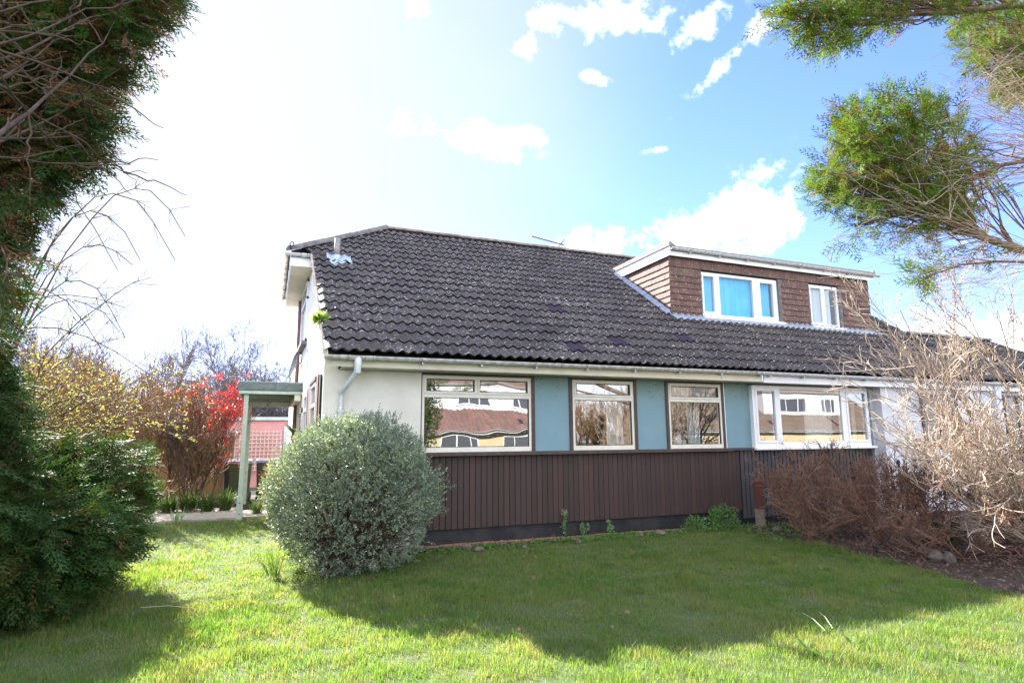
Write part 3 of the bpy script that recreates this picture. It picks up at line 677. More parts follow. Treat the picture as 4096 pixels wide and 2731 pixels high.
# downpipe
dp = MB(); PX = .93
dp.tube([(1.10, GY, 2.70), (1.10, GY, 2.56), (1.085, GY+.01, 2.51)], [.055, .045, .045], 12).tube([(1.10, GY, 2.58), (1.075, GY+.02, 2.49), (.98, 8.72, 2.31), (PX, 8.80, 2.25), (PX, 8.81, 2.17), (PX, 8.81, .05)], .036, 12)
pipe = dp.out('downpipe', M['pipe'], H1, True)
MB().tube([(1.10, GY, 2.56), (1.095, GY+.004, 2.48)], .046, 12).out('pipe_collar', M['pipe'], pipe)
MB().tube([(.985, 8.715, 2.32), (PX, 8.81, 2.24), (PX, 8.81, 2.14)], .042, 12).out('pipe_collar', M['pipe'], pipe)
MB().tube([(PX, 8.81, 1.98), (PX, 8.81, 1.95)], .043, 12).box(PX-.06, PX+.06, 8.835, 8.858, 1.95, 1.975).out('pipe_clip', M['pipe'], pipe)
# cheek box of the half hip: soffit, fascia, gutters
mb = MB(); y = 12.02
while y < 15.85: mb.box(.235, gx(y), y, y+.092, 4.885, 4.90); y += .1
hb = mb.out('gable_soffit', surf('cream_soffit', (.62, .56, .45), (.70, .64, .54), 4, .6), H1)
MB().box(.215, .234, 12.0, 15.9, 4.87, 5.06).box(.215, .62, 11.985, 12.0, 4.885, 5.06).out('soffit_fascia', M['upvc'], hb)
M['dirty_gutter'] = surf('dirty_gutter', (.42, .37, .33), (.16, .13, .12), 9, .7, .3, 40)
half_gutter('hip_gutter', (.155, 11.97, 5.115), (.155, 15.9, 5.085), M['dirty_gutter'], H1, r=.058, brackets=[.9, 1.8, 2.7, 3.6])
half_gutter('return_gutter', (.11, 11.93, 5.115), (.60, 11.93, 5.12), M['gutter_clean'], H1, r=.055, joints=[.30])
# gable windows with brown shutters, upper window, rear soil pipe
def gable_box(mb, y0, y1, z0, z1, d0, d1): mb.hexa([gw(y0, z0, d0), gw(y0, z0, d1), gw(y1, z0, d1), gw(y1, z0, d0), gw(y0, z1, d0), gw(y0, z1, d1), gw(y1, z1, d1), gw(y1, z1, d0)])
def gable_win(y0, y1, z0, z1, mats, sill=None, bars=()):
    mb = MB(); t = .05
    for (a, b, c, d) in ((y0, y1, z1-t, z1), (y0, y1, z0, z0+t), (y0, y0+t, z0, z1), (y1-t, y1, z0, z1))+tuple((y0, y1, z-.025, z+.025) for z in bars): gable_box(mb, a, b, c, d, -.045, .0)
    f = mb.out('gable_window', mats, H1); m2 = MB(); gable_box(m2, y0+t, y1-t, z0+t, z1-t, -.012, -.004); m2.out('pane', M['opglass'], f)
    if sill: m3 = MB(); gable_box(m3, y0-.06, y1+.06, z0-.07, z0, -.11, 0); m3.out('window_sill', sill, f)
    return f
gable_win(9.55, 10.55, 1.32, 2.45, M['upvc'], bars=(2.1,))
gable_win(11.35, 12.2, 1.4, 2.40, M['upvc'], M['upvc'], bars=(2.1,))
gable_win(12.75, 14.4, 3.55, 4.84, M['upvc'], M['hip'], bars=(4.45,))
for (a, b) in ((9.20, 9.50), (10.62, 11.05)):
    mb = MB(); gable_box(mb, a, b, 1.2, 2.52, -.045, 0); sh = mb.out('shutter', M['brown_wood'], H1)
for q in ((9.0, 9.19, 1.2, 2.5, -.03, 0), (11.1, 11.3, 1.2, 2.45, -.05, 0)): mb = MB(); gable_box(mb, *q); mb.out('black_panel', M['dark'], H1)
mb = MB(); gable_box(mb, 9.5, 10.6, 2.46, 2.52, -.06, 0); mb.out('shutter_head', M['dark'], H1)
mb = MB(); mb.tube([(gx(15.1)-.04, 15.1, 4.86), (gx(15.1)-.04, 15.1, 0)], .04, 8); mb.out('brown_pipe', M['brown_wood'], H1)
mb = MB(); mb.tube([gw(11.9, 2.6, -.02), gw(11.9, 3.6, -.02), gw(11.85, 3.65, -.02)], .01, 5); mb.out('cable', M['metal'], H1)
# door area under the porch
mb = MB(); gable_box(mb, 12.9, 13.0, 0, 2.5, -.03, 0); gable_box(mb, 13.75, 13.85, 0, 2.5, -.03, 0); gable_box(mb, 12.9, 13.85, 2.1, 2.2, -.03, 0); dr = mb.out('door_frame', M['fascia'], H1)
mb = MB(); gable_box(mb, 13.0, 13.75, .1, 2.1, -.012, 0); mb.out('door', M['opglass'], dr)
# vent pipe with lead slate
vp = roofpt(1.05, (11.72-EY)/CT, .02)
vpo = MB().tube([vp, (vp[0]+.0, vp[1], vp[2]+.42)], .055, 12).out('vent_pipe', surf('weathered_pipe', (.30, .28, .27), (.16, .15, .15), 12, .8, .4, 50), H1, True)
def drape(name, xa, xb, va, vb, mat, parent, lift=.016, nx=None, wob=.0, vf=None):
    """lead dressed over the tile waves"""
    nx = nx or int((xb-xa)/WAVE*8)+2; nv = 5; V = []; F = []
    for i in range(nv):
        for k in range(nx):
            x = xa+(xb-xa)*k/(nx-1); lo = va+(vf(x) if vf else 0); v = lo+(vb-lo)*i/(nv-1)
            row = (v % GA)/GA; V.append(roofpt(x, v, float(wave(x))*.9+.03*(1-row)+lift+wob*sin(x*40+i)))
    for i in range(nv-1):
        for k in range(nx-1): F.append((i*nx+k, i*nx+k+1, (i+1)*nx+k+1, (i+1)*nx+k))
    o = link_mesh(name, V, F, mat, parent, True); s = o.modifiers.new('solid', 'SOLIDIFY'); s.thickness = .004; return o
vv = (11.72-EY)/CT
drape('lead_slate', .86, 1.32, vv-.24, vv+.16, M['leadlt'], vpo, vf=lambda x: .07*sin(x*17)+.05*sin(x*31))
drape('lead_tab', .97, 1.04, vv-.46, vv-.39, M['leadlt'], vpo)
MB().tube([(vp[0], vp[1], vp[2]-.05), (vp[0], vp[1], vp[2]+.08)], [.075, .066], 12).out('lead_collar', M['leadlt'], vpo, True)
# porch
PY0, PY1 = 13.30, 16.2
PO = MB().box(-.62, gx(PY0)-.005, PY0, PY1, 2.555, 2.745).out('porch', M['green_felt'], H1); bevel(PO, .02)
MB().box(-.60, gx(PY0)-.01, PY0+.005, PY0+.03, 2.49, 2.552).box(-.60, -.575, PY0+.03, PY1, 2.49, 2.552).box(-.60, gx(PY1)-.01, PY1-.05, PY1, 2.36, 2.552).out('porch_fascia', M['green_paint'], PO)
mb = MB(); y = PY0+.05
while y < PY1-.1: mb.box(-.57, gx(y)-.01, y, y+.115, 2.53, 2.55); y += .12
for y in (13.9, 14.7, 15.5): mb.box(-.57, gx(y)-.01, y, y+.05, 2.44, 2.53)
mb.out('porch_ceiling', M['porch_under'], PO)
MB().box(-.02+gx(14)-.12, gx(14)-.02, PY0+.03, PY1, 2.36, 2.50).out('wall_plate', M['fascia'], PO)
ps = MB().box(-.50, -.415, 13.36, 13.47, .44, 2.49).out('post', M['green_paint'], PO); bevel(ps, .006)
MB().box(-.515, -.40, 13.345, 13.485, -.02, .45).out('post_shoe', M['green_paint'], ps)
for z in (.12, .33): MB().tube([(-.457, 13.338, z), (-.457, 13.35, z)], .012, 8).out('bolt', M['dark'], ps)
bevel(MB().box(-.50, -.415, 16.0, 16.1, .05, 2.40).out('post', M['green_paint'], PO), .006)
# ------------------------------------------------------------ neighbour half with the dormer
H2 = thing('dormer_house', (12, 11, 0), 'far half of the semi with a brown tile-hung dormer and grey boarding below', 'house')
XE = 15.35
roof2 = tiled_slope('roof', lambda v: XP, lambda v: XE, VR, M['tiles'], H2, seed=5)
mb = MB(); mb.ext([(XP, RIDGE_Y, APEX[2]), (XE, RIDGE_Y, APEX[2]), (XE, 19.4, 2.8), (XP, 19.4, 2.8)], (0, 0, -.06)); mb.out('rear_roof', M['tiles'], roof2)
ridge_run('ridge_tiles', (XP, RIDGE_Y, APEX[2]+.03), (XE, RIDGE_Y, APEX[2]+.03), M['ridge'], roof2, seed=9)
mb = MB(); yy = np.linspace(8.5, RIDGE_Y, 17)
for a, b in zip(yy[:-1], yy[1:]): mb.hexa([(XE-.2, a, 0), (XE, a, 0), (XE, b, 0), (XE-.2, b, 0), (XE-.2, a, roofz(a)-.05), (XE, a, roofz(a)-.05), (XE, b, roofz(b)-.05), (XE-.2, b, roofz(b)-.05)])
mb.out('end_wall', M['white_render'], H2); MB().box(XP, XE, 19.0, 19.2, 0, 2.8).out('rear_wall', M['white_render'], H2)
mb = MB().box(11.60, XE, 8.62, 8.80, 0, 2.60).box(11.60, 11.75, 8.80, 9.0, 0, 2.60); mb.out('front_wall', M['white_render'], H2)
MB().box(11.505, 11.60, 8.80, 9.0, 0, 2.60).out('wall_return', surf('shaded_return_render', (.42, .46, .50), (.36, .40, .44), 5, .9, .3, 60), H2)  # narrow return of the white wall, its shade put into the grey colour
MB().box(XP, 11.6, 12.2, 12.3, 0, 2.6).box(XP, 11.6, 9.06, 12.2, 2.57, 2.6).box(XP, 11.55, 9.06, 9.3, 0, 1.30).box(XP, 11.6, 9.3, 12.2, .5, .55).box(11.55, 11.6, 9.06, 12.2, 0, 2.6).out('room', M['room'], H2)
cl2 = boards('cladding', 8.075, 11.50, .12, 1.325, .093, .016, M['gboards'], H2, y=8.862, seed=4)
MB().box(8.055, 11.50, 8.895, 9.06, .0, 1.322).out('cladding_back', M['dark'], cl2)
w4 = win('window', 8.395, 11.44, 1.374, 2.535, [(8.50, 8.93, 1.50, 2.43, .045), (9.07, 10.68, 1.47, 2.47, 0), (10.86, 11.35, 1.50, 2.43, .045)], H2, M['upvc'], M['glass'], y=8.80, dep=.09,
         curtains=[(8.45, 8.68, 1.4, 2.5, M['curtain'], .25, 'curtain'), (10.0, 10.7, 1.4, 2.3, M['curtain'], .3, 'curtain'), (11.3, 11.42, 1.4, 2.5, M['curtain'], .3, 'curtain')])
bevel(MB().box(8.36, 11.52, 8.73, 8.86, 1.33, 1.372).out('window_sill', M['upvc'], w4), .005)
MB().box(8.445, XE, 8.535, 8.56, 2.56, 2.735).out('fascia', M['upvc'], H2)
MB().box(8.445, 11.6, 8.561, 8.86, 2.56, 2.575).out('soffit', M['soffit'], H2)
mb = MB(); mb.ext([(XP, 8.50, 2.735), (XP, 8.60, 2.80), (XP, 9.2, 3.2), (XP, 9.2, 3.16), (XP, 8.60, 2.70)], (XE-XP, 0, 0)); mb.out('eaves_felt', M['dark'], roof2)
half_gutter('gutter', (8.18, GY, GZ+.03), (XE, GY, GZ+.02), M['gutter_clean'], H2, brackets=[.35+.83*i for i in range(8)], joints=[])
# white wall windows half hidden by twigs
def flat_win(x0, x1, z0, z1, y, parent, mat, n=2, name='window'):
    mb = MB(); t = .06
    mb.box(x0, x1, y-.03, y, z1-t, z1).box(x0, x1, y-.03, y, z0, z0+t).box(x0, x0+t, y-.03, y, z0+t, z1-t).box(x1-t, x1, y-.03, y, z0+t, z1-t)
    for i in range(1, n): xx = x0+(x1-x0)*i/n; mb.box(xx-.03, xx+.03, y-.03, y, z0+t, z1-t)
    f = mb.out(name, mat, parent); MB().poly([(x0+t, y-.008, z0+t), (x1-t, y-.008, z0+t), (x1-t, y-.008, z1-t), (x0+t, y-.008, z1-t)]).out('pane', M['opglass'], f); return f
flat_win(12.75, 13.95, 1.35, 2.45, 8.618, H2, M['brown_trim'])
# dormer
DX0, DX1, DY = 7.86, 13.93, 10.42
dm = bpy.data.objects.new('dormer', None); COL.objects.link(dm); dm.parent = H2; dm.matrix_parent_inverse = parent_inv(H2)
DW = [(8.72, 11.02, 4.17, 5.20), (11.92, 12.99, 4.15, 5.20)]
mb = MB()
# core walls
xs = [DX0+.02, 8.70, 11.04, 11.90, 13.01, DX1-.02]
for i in (0, 2, 4): mb.box(xs[i], xs[i+1], DY+.02, DY+.12, 3.9, 5.45)
for i in (1, 3): mb.box(xs[i], xs[i+1], DY+.02, DY+.12, 5.21, 5.45).box(xs[i], xs[i+1], DY+.02, DY+.12, 3.9, 4.14)
yc = EY+(5.45-EZ)/SL
for X in (DX0+.02, DX1-.10): mb.ext([(X, DY+.02, 4.0), (X, DY+.02, 5.45), (X, yc+.3, 5.45)], (.08, 0, 0))
mb.box(DX0+.1, DX1-.1, DY+.6, DY+.65, 4.0, 5.45)
mb.out('dormer_wall', M['dark'], dm)
def hang(mb, x0, x1, y, z0, z1, along='x', gauge=.133, tw=.165, cut=None, seed=0, flip=1):
    r = random.Random(seed); row = 0; z = z1
    rows = [(z1-.21, z1)]; z = z1-.21
    while z > z0+.02: rows.append((max(z-gauge, z0), z)); z -= gauge
    for ri, (za, zb) in enumerate(rows):
        x = x0-(tw/2 if ri % 2 else 0)
        while x < x1:
            a, b = max(x, x0), min(x+tw-.003, x1); x += tw
            if b-a < .01: continue
            zz = za+r.uniform(-.003, .003); jt = r.uniform(-.003, .003); o1, o0 = .026+jt, .008
            if cut:
                zlim = cut((a+b)/2)
                if zb < zlim: continue
                zz = max(zz, min(cut(a), cut(b)))
            if along == 'x': mb.hexa([(a, y-o1, zz), (b, y-o1, zz), (b, y-o1+.012, zz), (a, y-o1+.012, zz), (a, y-o0, zb), (b, y-o0, zb), (b, y-o0+.01, zb), (a, y-o0+.01, zb)])
            else: mb.hexa([(y-flip*o1, a, zz), (y-flip*o1+.012, a, zz), (y-flip*o1+.012, b, zz), (y-flip*o1, b, zz), (y-flip*o0, a, zb), (y-flip*o0+.01, a, zb), (y-flip*o0+.01, b, zb), (y-flip*o0, b, zb)])
mb = MB()
hang(mb, DX0, 8.71, DY+.01, 4.10, 5.25, seed=1); hang(mb, 11.03, 11.91, DY+.01, 4.10, 5.25, seed=2); hang(mb, 13.00, DX1, DY+.01, 4.08, 5.25, seed=3)
r_ = random.Random(8); x = DX0
while x < DX1: # top course under the fascia
    b = min(x+.162, DX1); j = r_.uniform(-.003, .003); mb.hexa([(x, DY-.018+j, 5.235), (b, DY-.018+j, 5.235), (b, DY, 5.235), (x, DY, 5.235), (x, DY-.006, 5.46), (b, DY-.006, 5.46), (b, DY, 5.46), (x, DY, 5.46)]); x += .165
mb.out('hung_tiles', M['hung'], dm)
mb = MB(); hang(mb, DY-.015, yc+.2, DX0+.01, 4.05, 5.45, along='y', cut=lambda y: roofz(y)+.0, seed=6)
mb.out('cheek_tiles', M['hung'], dm)
mb = MB(); hang(mb, DY-.015, yc+.2, DX1-.01, 4.05, 5.45, along='y', cut=lambda y: roofz(y)+.0, seed=7, flip=-1)
mb.out('cheek_tiles', M['hung'], dm)
# dormer roof: fascias, felt capping with upturned kerb
YB = EY+(5.60-EZ)/SL+.1
MB().box(DX0-.03, DX1+.13, DY-.10, DY-.08, 5.445, 5.555).out('dormer_fascia', M['upvc'], dm)
MB().box(DX0-.055, DX0-.031, DY-.13, YB, 5.44, 5.64).out('cheek_fascia', M['upvc'], dm)
MB().box(DX0-.03, DX1+.13, DY-.079, YB+.3, 5.50, 5.60).out('dormer_deck', M['dark'], dm)
mb = MB(); mb.box(DX0-.075, DX0-.02, DY-.15, YB+.05, 5.643, 5.745).box(DX0-.02, DX1+.10, DY-.14, YB+.3, 5.60, 5.665).box(DX1+.10, DX1+.16, DY-.14, YB, 5.62, 5.72)
mb.ext([(DX0-.02, DY-.15, 5.745), (DX0+.10, DY-.15, 5.66), (DX0-.02, DY-.15, 5.66)], (0, 2.5, 0)); mb.out('dormer_capping', M['felt'], dm)
half_gutter('dormer_gutter', (DX0-.04, DY-.155, 5.605), (DX1+.27, DY-.155, 5.59), M['gutter'], dm, r=.054, brackets=[.5+.8*i for i in range(7)], joints=[3.6])
def dwin(x0, x1, z0, z1, lights, cur):
    y = DY+.035
    f = win('dormer_window', x0, x1, z0, z1, lights, dm, M['upvc'], M['glassd'], y=y, dep=.06, curtains=cur)
    bevel(MB().box(x0-.0, x1+.12, y-.09, y, z0-.05, z0-.002).out('window_sill', M['upvc'], f), .005)
    MB().box(x1+.002, x1+.10, y-.04, y+.02, z0, z1+.02).out('mortar_reveal', M['hip'], f); return f
dwin(8.72, 10.93, 4.19, 5.20, [(8.79, 9.08, 4.30, 5.11, .04), (9.24, 10.20, 4.25, 5.14, 0), (10.41, 10.80, 4.30, 5.10, .04)], [(8.76, 10.26, 4.2, 5.2, M['skycurtain'], .10, 'curtain'), (10.36, 10.78, 4.2, 5.2, M['skycurtain'], .10, 'curtain')])
dwin(11.92, 12.89, 4.17, 5.20, [(11.985, 12.33, 4.27, 5.12, .03), (12.45, 12.83, 4.24, 5.13, 0)], [(11.95, 12.68, 4.2, 5.2, M['blind'], .06, 'blind')])
# lead round the dormer
vb = (DY-EY)/CT
drape('lead_apron', DX0-.05, DX1+.22, vb-.20, vb+.03, M['lead'], dm, lift=.022)
mb = MB(); y = DY
while y < yc:
    z = roofz(y)+.06; mb.hexa([(DX0-.10, y, z-.02), (DX0-.016, y, z), (DX0-.016, y+.2, z+.2*SL), (DX0-.10, y+.2, z+.2*SL-.02), (DX0-.10, y, z+.0), (DX0-.016, y, z+.09), (DX0-.016, y+.2, z+.2*SL+.07), (DX0-.10, y+.2, z+.2*SL)]); y += .205
mb.out('soakers', M['lead'], dm)
# ------------------------------------------------------------ low white wing further right
H3 = thing('low_wing', (20, 10, 0), 'low white building with dark tiled roof behind the pale twiggy shrub, at far right', 'building')
XL = 26.0; v3 = (10.48-EY)/CT
def r3(v): return 20.0-.9*v
roof3 = tiled_slope('roof', lambda v: XE, lambda v: 19.9-(v/v3)*1.3, v3, M['tiles'], H3, seed=8)
mb = MB(); zr = roofz(10.48); mb.ext([(XE, 10.48, zr), (18.6, 10.48, zr), (19.9, 12.6, 2.75), (XE, 12.6, 2.75)], (0, 0, -.05)); mb.ext([(18.6, 10.48, zr), (19.9, 8.45, 2.78), (19.9, 12.6, 2.75)], (0, 0, -.04)); mb.out('rear_roof', M['tiles'], roof3)
ridge_run('ridge_tiles', (XE, 10.48, zr+.03), (18.6, 10.48, zr+.03), M['hip'], roof3)
MB().box(XE+.001, 19.6, 8.65, 8.85, 0, 2.6).box(19.4, 19.6, 8.85, 12.3, 0, 2.6).box(XE, 19.4, 12.1, 12.3, 0, 2.6).out('wall', M['white_render'], H3)
flat_win(15.6, 17.2, 1.5, 2.48, 8.647, H3, M['brown_trim'], 3)
MB().box(XE, 19.9, 8.535, 8.56, 2.56, 2.735).out('fascia', M['upvc'], H3)
half_gutter('gutter', (XE+.01, GY, GZ+.02), (19.9, GY, GZ), M['gutter_clean'], H3, brackets=[.5, 1.5, 2.5])
# ------------------------------------------------------------ small things on the house
t = thing('tv_aerial', (8.22, 16, 5.3), 'thin grey yagi TV aerial showing above the ridge tiles', 'aerial')
MB().tube([(8.22, 16, 5.2), (8.22, 16, 7.42)], .025, 6).out('mast', M['metal'], t)
mb = MB(); mb.tube([(7.03, 15.9, 7.56), (8.20, 16.0, 7.44)], .022, 5); mb.out('boom', M['metal'], t)
mb = MB()
for i in range(10): f = i/9*.82; x = 7.06+f*1.17; z = 7.555-f*.115; mb.tube([(x-.02, 15.78, z-.01), (x+.03, 16.05, z+.07)], .013, 4)
mb.tube([(7.93, 15.95, 7.30), (8.2, 15.95, 7.62)], .014, 4).tube([(7.98, 15.9, 7.36), (8.12, 15.9, 7.62)], .006, 4); mb.out('director', M['metal'], t)
t = thing('satellite_dish', (gx(14.5)-.1, 14.5, 3.4), 'grey satellite dish on the white gable wall above the porch', 'satellite dish')
c = at(1181, 1462, 'y', 14.2); nd = nrm(np.array([-.96, .10, .22])); a = nrm(np.cross(nd, (0, 0, 1))); b = np.cross(a, nd); V = []; F = []; N = 20
for i in range(6):
    for j in range(N): r = .27*i/5; w = 2*pi*j/N; V.append(c+a*r*cos(w)+b*r*1.1*sin(w)+nd*(r*r*.9))
for i in range(5):
    for j in range(N): F.append((i*N+j, i*N+(j+1) % N, (i+1)*N+(j+1) % N, (i+1)*N+j))
o = link_mesh('dish', V, F, M['dish'], t, True); s = o.modifiers.new('s', 'SOLIDIFY'); s.thickness = .012
MB().tube([gw(14.2, 3.25, 0), gw(14.2, 3.25, -.15), tuple(c)], .02, 6).tube([gw(14.2, 3.12, 0), gw(14.2, 3.40, 0)], .02, 6).out('bracket', M['dish'], t)
MB().tube([tuple(c-b*.3), tuple(c+nd*.35-b*.25)], .012, 6).box(c[0]+nd[0]*.4-.03, c[0]+nd[0]*.4+.03, c[1]+nd[1]*.4-.05, c[1]+nd[1]*.4+.05, 3.2, 3.26).out('arm', M['dish'], t)
# plant growing from the verge
fp = np.array([vx(9.25)-.02, 9.22, roofz(9.22)+.03]); n = 260
D = nrm(rng.normal(size=(n, 3))*np.array([1, .8, .8])+np.array([-.2, -.3, .25])); P = fp+D*rng.uniform(0, .05, (n, 1)); 
V1, q1 = leaves_np(P, D+np.array([0, 0, .1]), rng.uniform(.07, .17, n), rng.uniform(.012, .022, n), bend=.06)
o = np_mesh('roof_plant', V1, q1, None, M['fern']); tag(o, 'bright green weed growing out of the left edge of the roof', 'plant')
# hanging pot by the door
t = thing('hanging_pot', (.42, 13.2, 1.6), 'terracotta half-round pot with spiky leaves hanging on the wall by the porch', 'plant pot')
pc = (gx(12.6)-.12, 12.6, 1.50)
lathe([(0, 0), (.05, .005), (.09, .05), (.11, .12), (.112, .15), (.10, .15), (.09, .13), (0, .13)], pc).out('pot', M['pot'], t, True)
n = 16; a_ = rng.uniform(0, 6.28, n); P = np.array(pc)+np.array([0, 0, .14])+np.stack([np.cos(a_)*.03, np.sin(a_)*.03, 0*a_], 1); D = np.stack([np.cos(a_)*.6, np.sin(a_)*.6, .8+0*a_], 1)
V1, q1 = leaves_np(P, D, rng.uniform(.2, .36, n), .03, bend=.05); np_mesh('leaf', V1, q1, None, M['agave'], t)
# ------------------------------------------------------------ things behind the porch
t = thing('pink_outbuilding', (0, 24, 0), 'salmon pink rendered outbuilding beyond the porch', 'outbuilding')
MB().box(-4.5, 3.5, 22.0, 25.5, 0, 2.17).out('wall', M['pink'], t); MB().box(-4.6, 3.6, 21.9, 25.6, 2.19, 2.30).out('roof', surf('pale_green_roof', (.36, .48, .46), (.5, .55, .55), 4, .6), t)
o = MB().box(.48, 1.25, 21.94, 21.995, 0.1, 1.98).out('door', M['door'], t); MB().box(.56, 1.1, 21.92, 21.938, 1.0, 1.85).out('door_panel', M['opwhite'], o)
mb = MB(); x = -3.0; TT, TB = 1.86, .55
while x < .42: mb.box(x, x+.028, 21.80, 21.815, TB, TT); x += .125
z = TB
while z < TT+.02: mb.box(-3.0, .42, 21.784, 21.799, z, z+.028); z += .125
tag(mb.out('trellis', M['trellis']), 'square wooden trellis against the pink wall', 'trellis')
def bin_(name, x, y, body, label, w=.52, rot=0):
    t = thing(name, (x, y, .05), label, 'wheelie bin', 'wheelie bins beyond the porch')
    hw = w/2; b0 = hw*.82
    bevel(MB().hexa([(x-b0, y-b0, .12), (x+b0, y-b0, .12), (x+b0, y+b0, .12), (x-b0, y+b0, .12), (x-hw, y-hw-.03, .98), (x+hw, y-hw-.03, .98), (x+hw, y+hw, .98), (x-hw, y+hw, .98)]).out('body', body, t), .02)
    bevel(MB().hexa([(x-hw-.03, y-hw-.07, .985), (x+hw+.03, y-hw-.07, .985), (x+hw+.03, y+hw+.04, .985), (x-hw-.03, y+hw+.04, .985), (x-hw-.01, y-hw-.02, 1.05), (x+hw+.01, y-hw-.02, 1.05), (x+hw+.01, y+hw, 1.09), (x-hw-.01, y+hw, 1.09)]).out('lid', M['binlid'], t), .015)
    for sx in (-1, 1): MB().tube([(x+sx*(hw-.06), y+hw-.02, .15), (x+sx*(hw-.01), y+hw-.02, .15)], .10, 14).out('wheel', M['dark'], t)
    MB().tube([(x-hw+.05, y+hw+.05, 1.0), (x+hw-.05, y+hw+.05, 1.0)], .015, 8).out('handle', body, t)
bin_('wheelie_bin', -.60, 16.6, M['gbin'], 'dark green wheelie bin left of the porch post')
bin_('wheelie_bin', .02, 16.9, M['bin'], 'black wheelie bin just right of the porch post')
bin_('wheelie_bin', -.78, 17.9, M['bin'], 'wheelie bin with a pale lid standing behind the green one')
# ochre boarded fence behind the shrubs
mb = MB(); x = -7.5; r_ = random.Random(2)
while x < -.95: mb.box(x, x+.145, 18.2+r_.uniform(0, .01), 18.23, .05, 1.62+r_.uniform(-.02, .02)); x += .15
t = thing('garden_fence', (-4, 18.2, 0), 'ochre boarded garden fence behind the tangled shrubs', 'fence'); mb.out('board_panel', M['fence'], t)
for x in (-7.4, -5.6, -3.8, -2.0, -.95): MB().box(x, x+.1, 18.1, 18.2, 0, 1.75).out('fence_post', M['twig_brown'], t)
# ------------------------------------------------------------ red post, chain, railing
t = thing('boundary_post', (8.06, 8.55, 0), 'short red-brown pointed post at the boundary of the two gardens', 'post')
X, Y, w = 8.10, 8.5, .054
MB().hexa([(X-w, Y-w, .32), (X+w, Y-w, .32), (X+w, Y+w, .32), (X-w, Y+w, .32), (X-w, Y-w, .80), (X+w, Y-w, .80), (X+w, Y+w, .80), (X-w, Y+w, .80)]).hexa([(X-w, Y-w, .801), (X+w, Y-w, .801), (X+w, Y+w, .801), (X-w, Y+w, .801), (X-.02, Y-.02, .87), (X+.02, Y-.02, .87), (X+.02, Y+.02, .87), (X-.02, Y+.02, .87)]).out('post_top', M['redpost'], t)
MB().box(X-w-.002, X+w+.002, Y-w-.002, Y+w+.002, -.05, .318).out('post_foot', M['postbase'], t)
P = curve((X+w, Y-.05, .62), (10.3, 7.9, .62), sag=-.2, k=60); mb = MB()
for i in range(59):
    a, b = P[i], P[i+1]; u = (b-a)*.62; s = np.array([0, .012, 0]) if i % 2 else np.array([0, 0, .012]); mb.tube([a-s, a+u-s, a+u+s, a+s, a-s], .004, 4)
tag(mb.out('chain', M['chain']), 'grey metal chain sagging from the red boundary post', 'chain')
t = thing('metal_railing', (13, 8.3, 0), 'thin black metal railing in front of the white wall at right', 'railing')
for x in (10.2, 11.45, 12.7, 14.2):
    MB().tube([(x, 8.28, 0), (x, 8.28, 1.0)], .022, 6).tube([(x, 8.28, 1.0), (x, 8.28, 1.04), (x, 8.28, 1.09), (x, 8.28, 1.12)], [.012, .035, .03, .004], 8).out('railing_post', M['iron'], t)
for z in (.62, .80): MB().tube([(10.2, 8.28, z), (16, 8.28, z)], .010, 5).out('rail', M['iron'], t)
# ------------------------------------------------------------ stones
def rock(c, s, seed, mat, label, group='stones along the bed edges'):
    r = np.random.default_rng(seed); import bmesh
    bm = bmesh.new(); bmesh.ops.create_icosphere(bm, subdivisions=2, radius=1)
    D = nrm(r.normal(size=(9, 3))); C = r.uniform(.55, .9, 9)
    for v in bm.verts:
        p = np.array(v.co); 
        for d, k in zip(D, C):
            e = p@d
            if e > k: p = p-d*(e-k)
        p = p*(1+.04*r.normal()); v.co = Vector(p*np.array(s))
    me = bpy.data.meshes.new('stone'); bm.to_mesh(me); bm.free(); me.materials.append(mat)
    o = bpy.data.objects.new('stone', me); COL.objects.link(o); o.location = (float(c[0]), float(c[1]), float(s[2]*.6)); o.rotation_euler[2] = r.uniform(0, 6)
    return tag(o, label, 'stone', group)
stones = [((1870, 2200), (.10, .09, .07), 'squarish brown stone nearest the round bush, by the brick footing'), ((1915, 2205), (.09, .07, .05), 'flat brown stone second from the round bush'),
          ((2005, 2185), (.09, .07, .06), 'tan stone with a pointed top against the brick footing'), ((2100, 2192), (.08, .05, .035), 'low flat stone by the wall under the first teal panel'), ((2310, 2170), (.05, .04, .06), 'small upright stone beside the young plant at the wall'),
          ((2560, 2145), (.10, .06, .05), 'white-grey stone in the green weeds by the wall'), ((2640, 2140), (.10, .07, .05), 'grey stone right of the whitish one by the wall'), ((2805, 2110), (.08, .06, .07), 'upright tan stone near the bushy weeds at the wall'),
          ((3050, 2090), (.12, .09, .08), 'pale grey stone just right of the red post'), ((3110, 2125), (.20, .10, .06), 'long wedge-shaped brown stone under the brown shrub'),
          ((3700, 2220), (.13, .09, .08), 'pale stone in shadow under the twiggy shrubs'), ((3745, 2245), (.11, .10, .09), 'round white stone in the soil right of the brown shrubs'), ((3790, 2250), (.14, .10, .09), 'larger white stone rightmost in the soil bed')]
for i, (p, s, lb) in enumerate(stones):
    c = at(p[0], p[1], 'z', 0); rock(c, s, 30+i, M['stone'], lb)
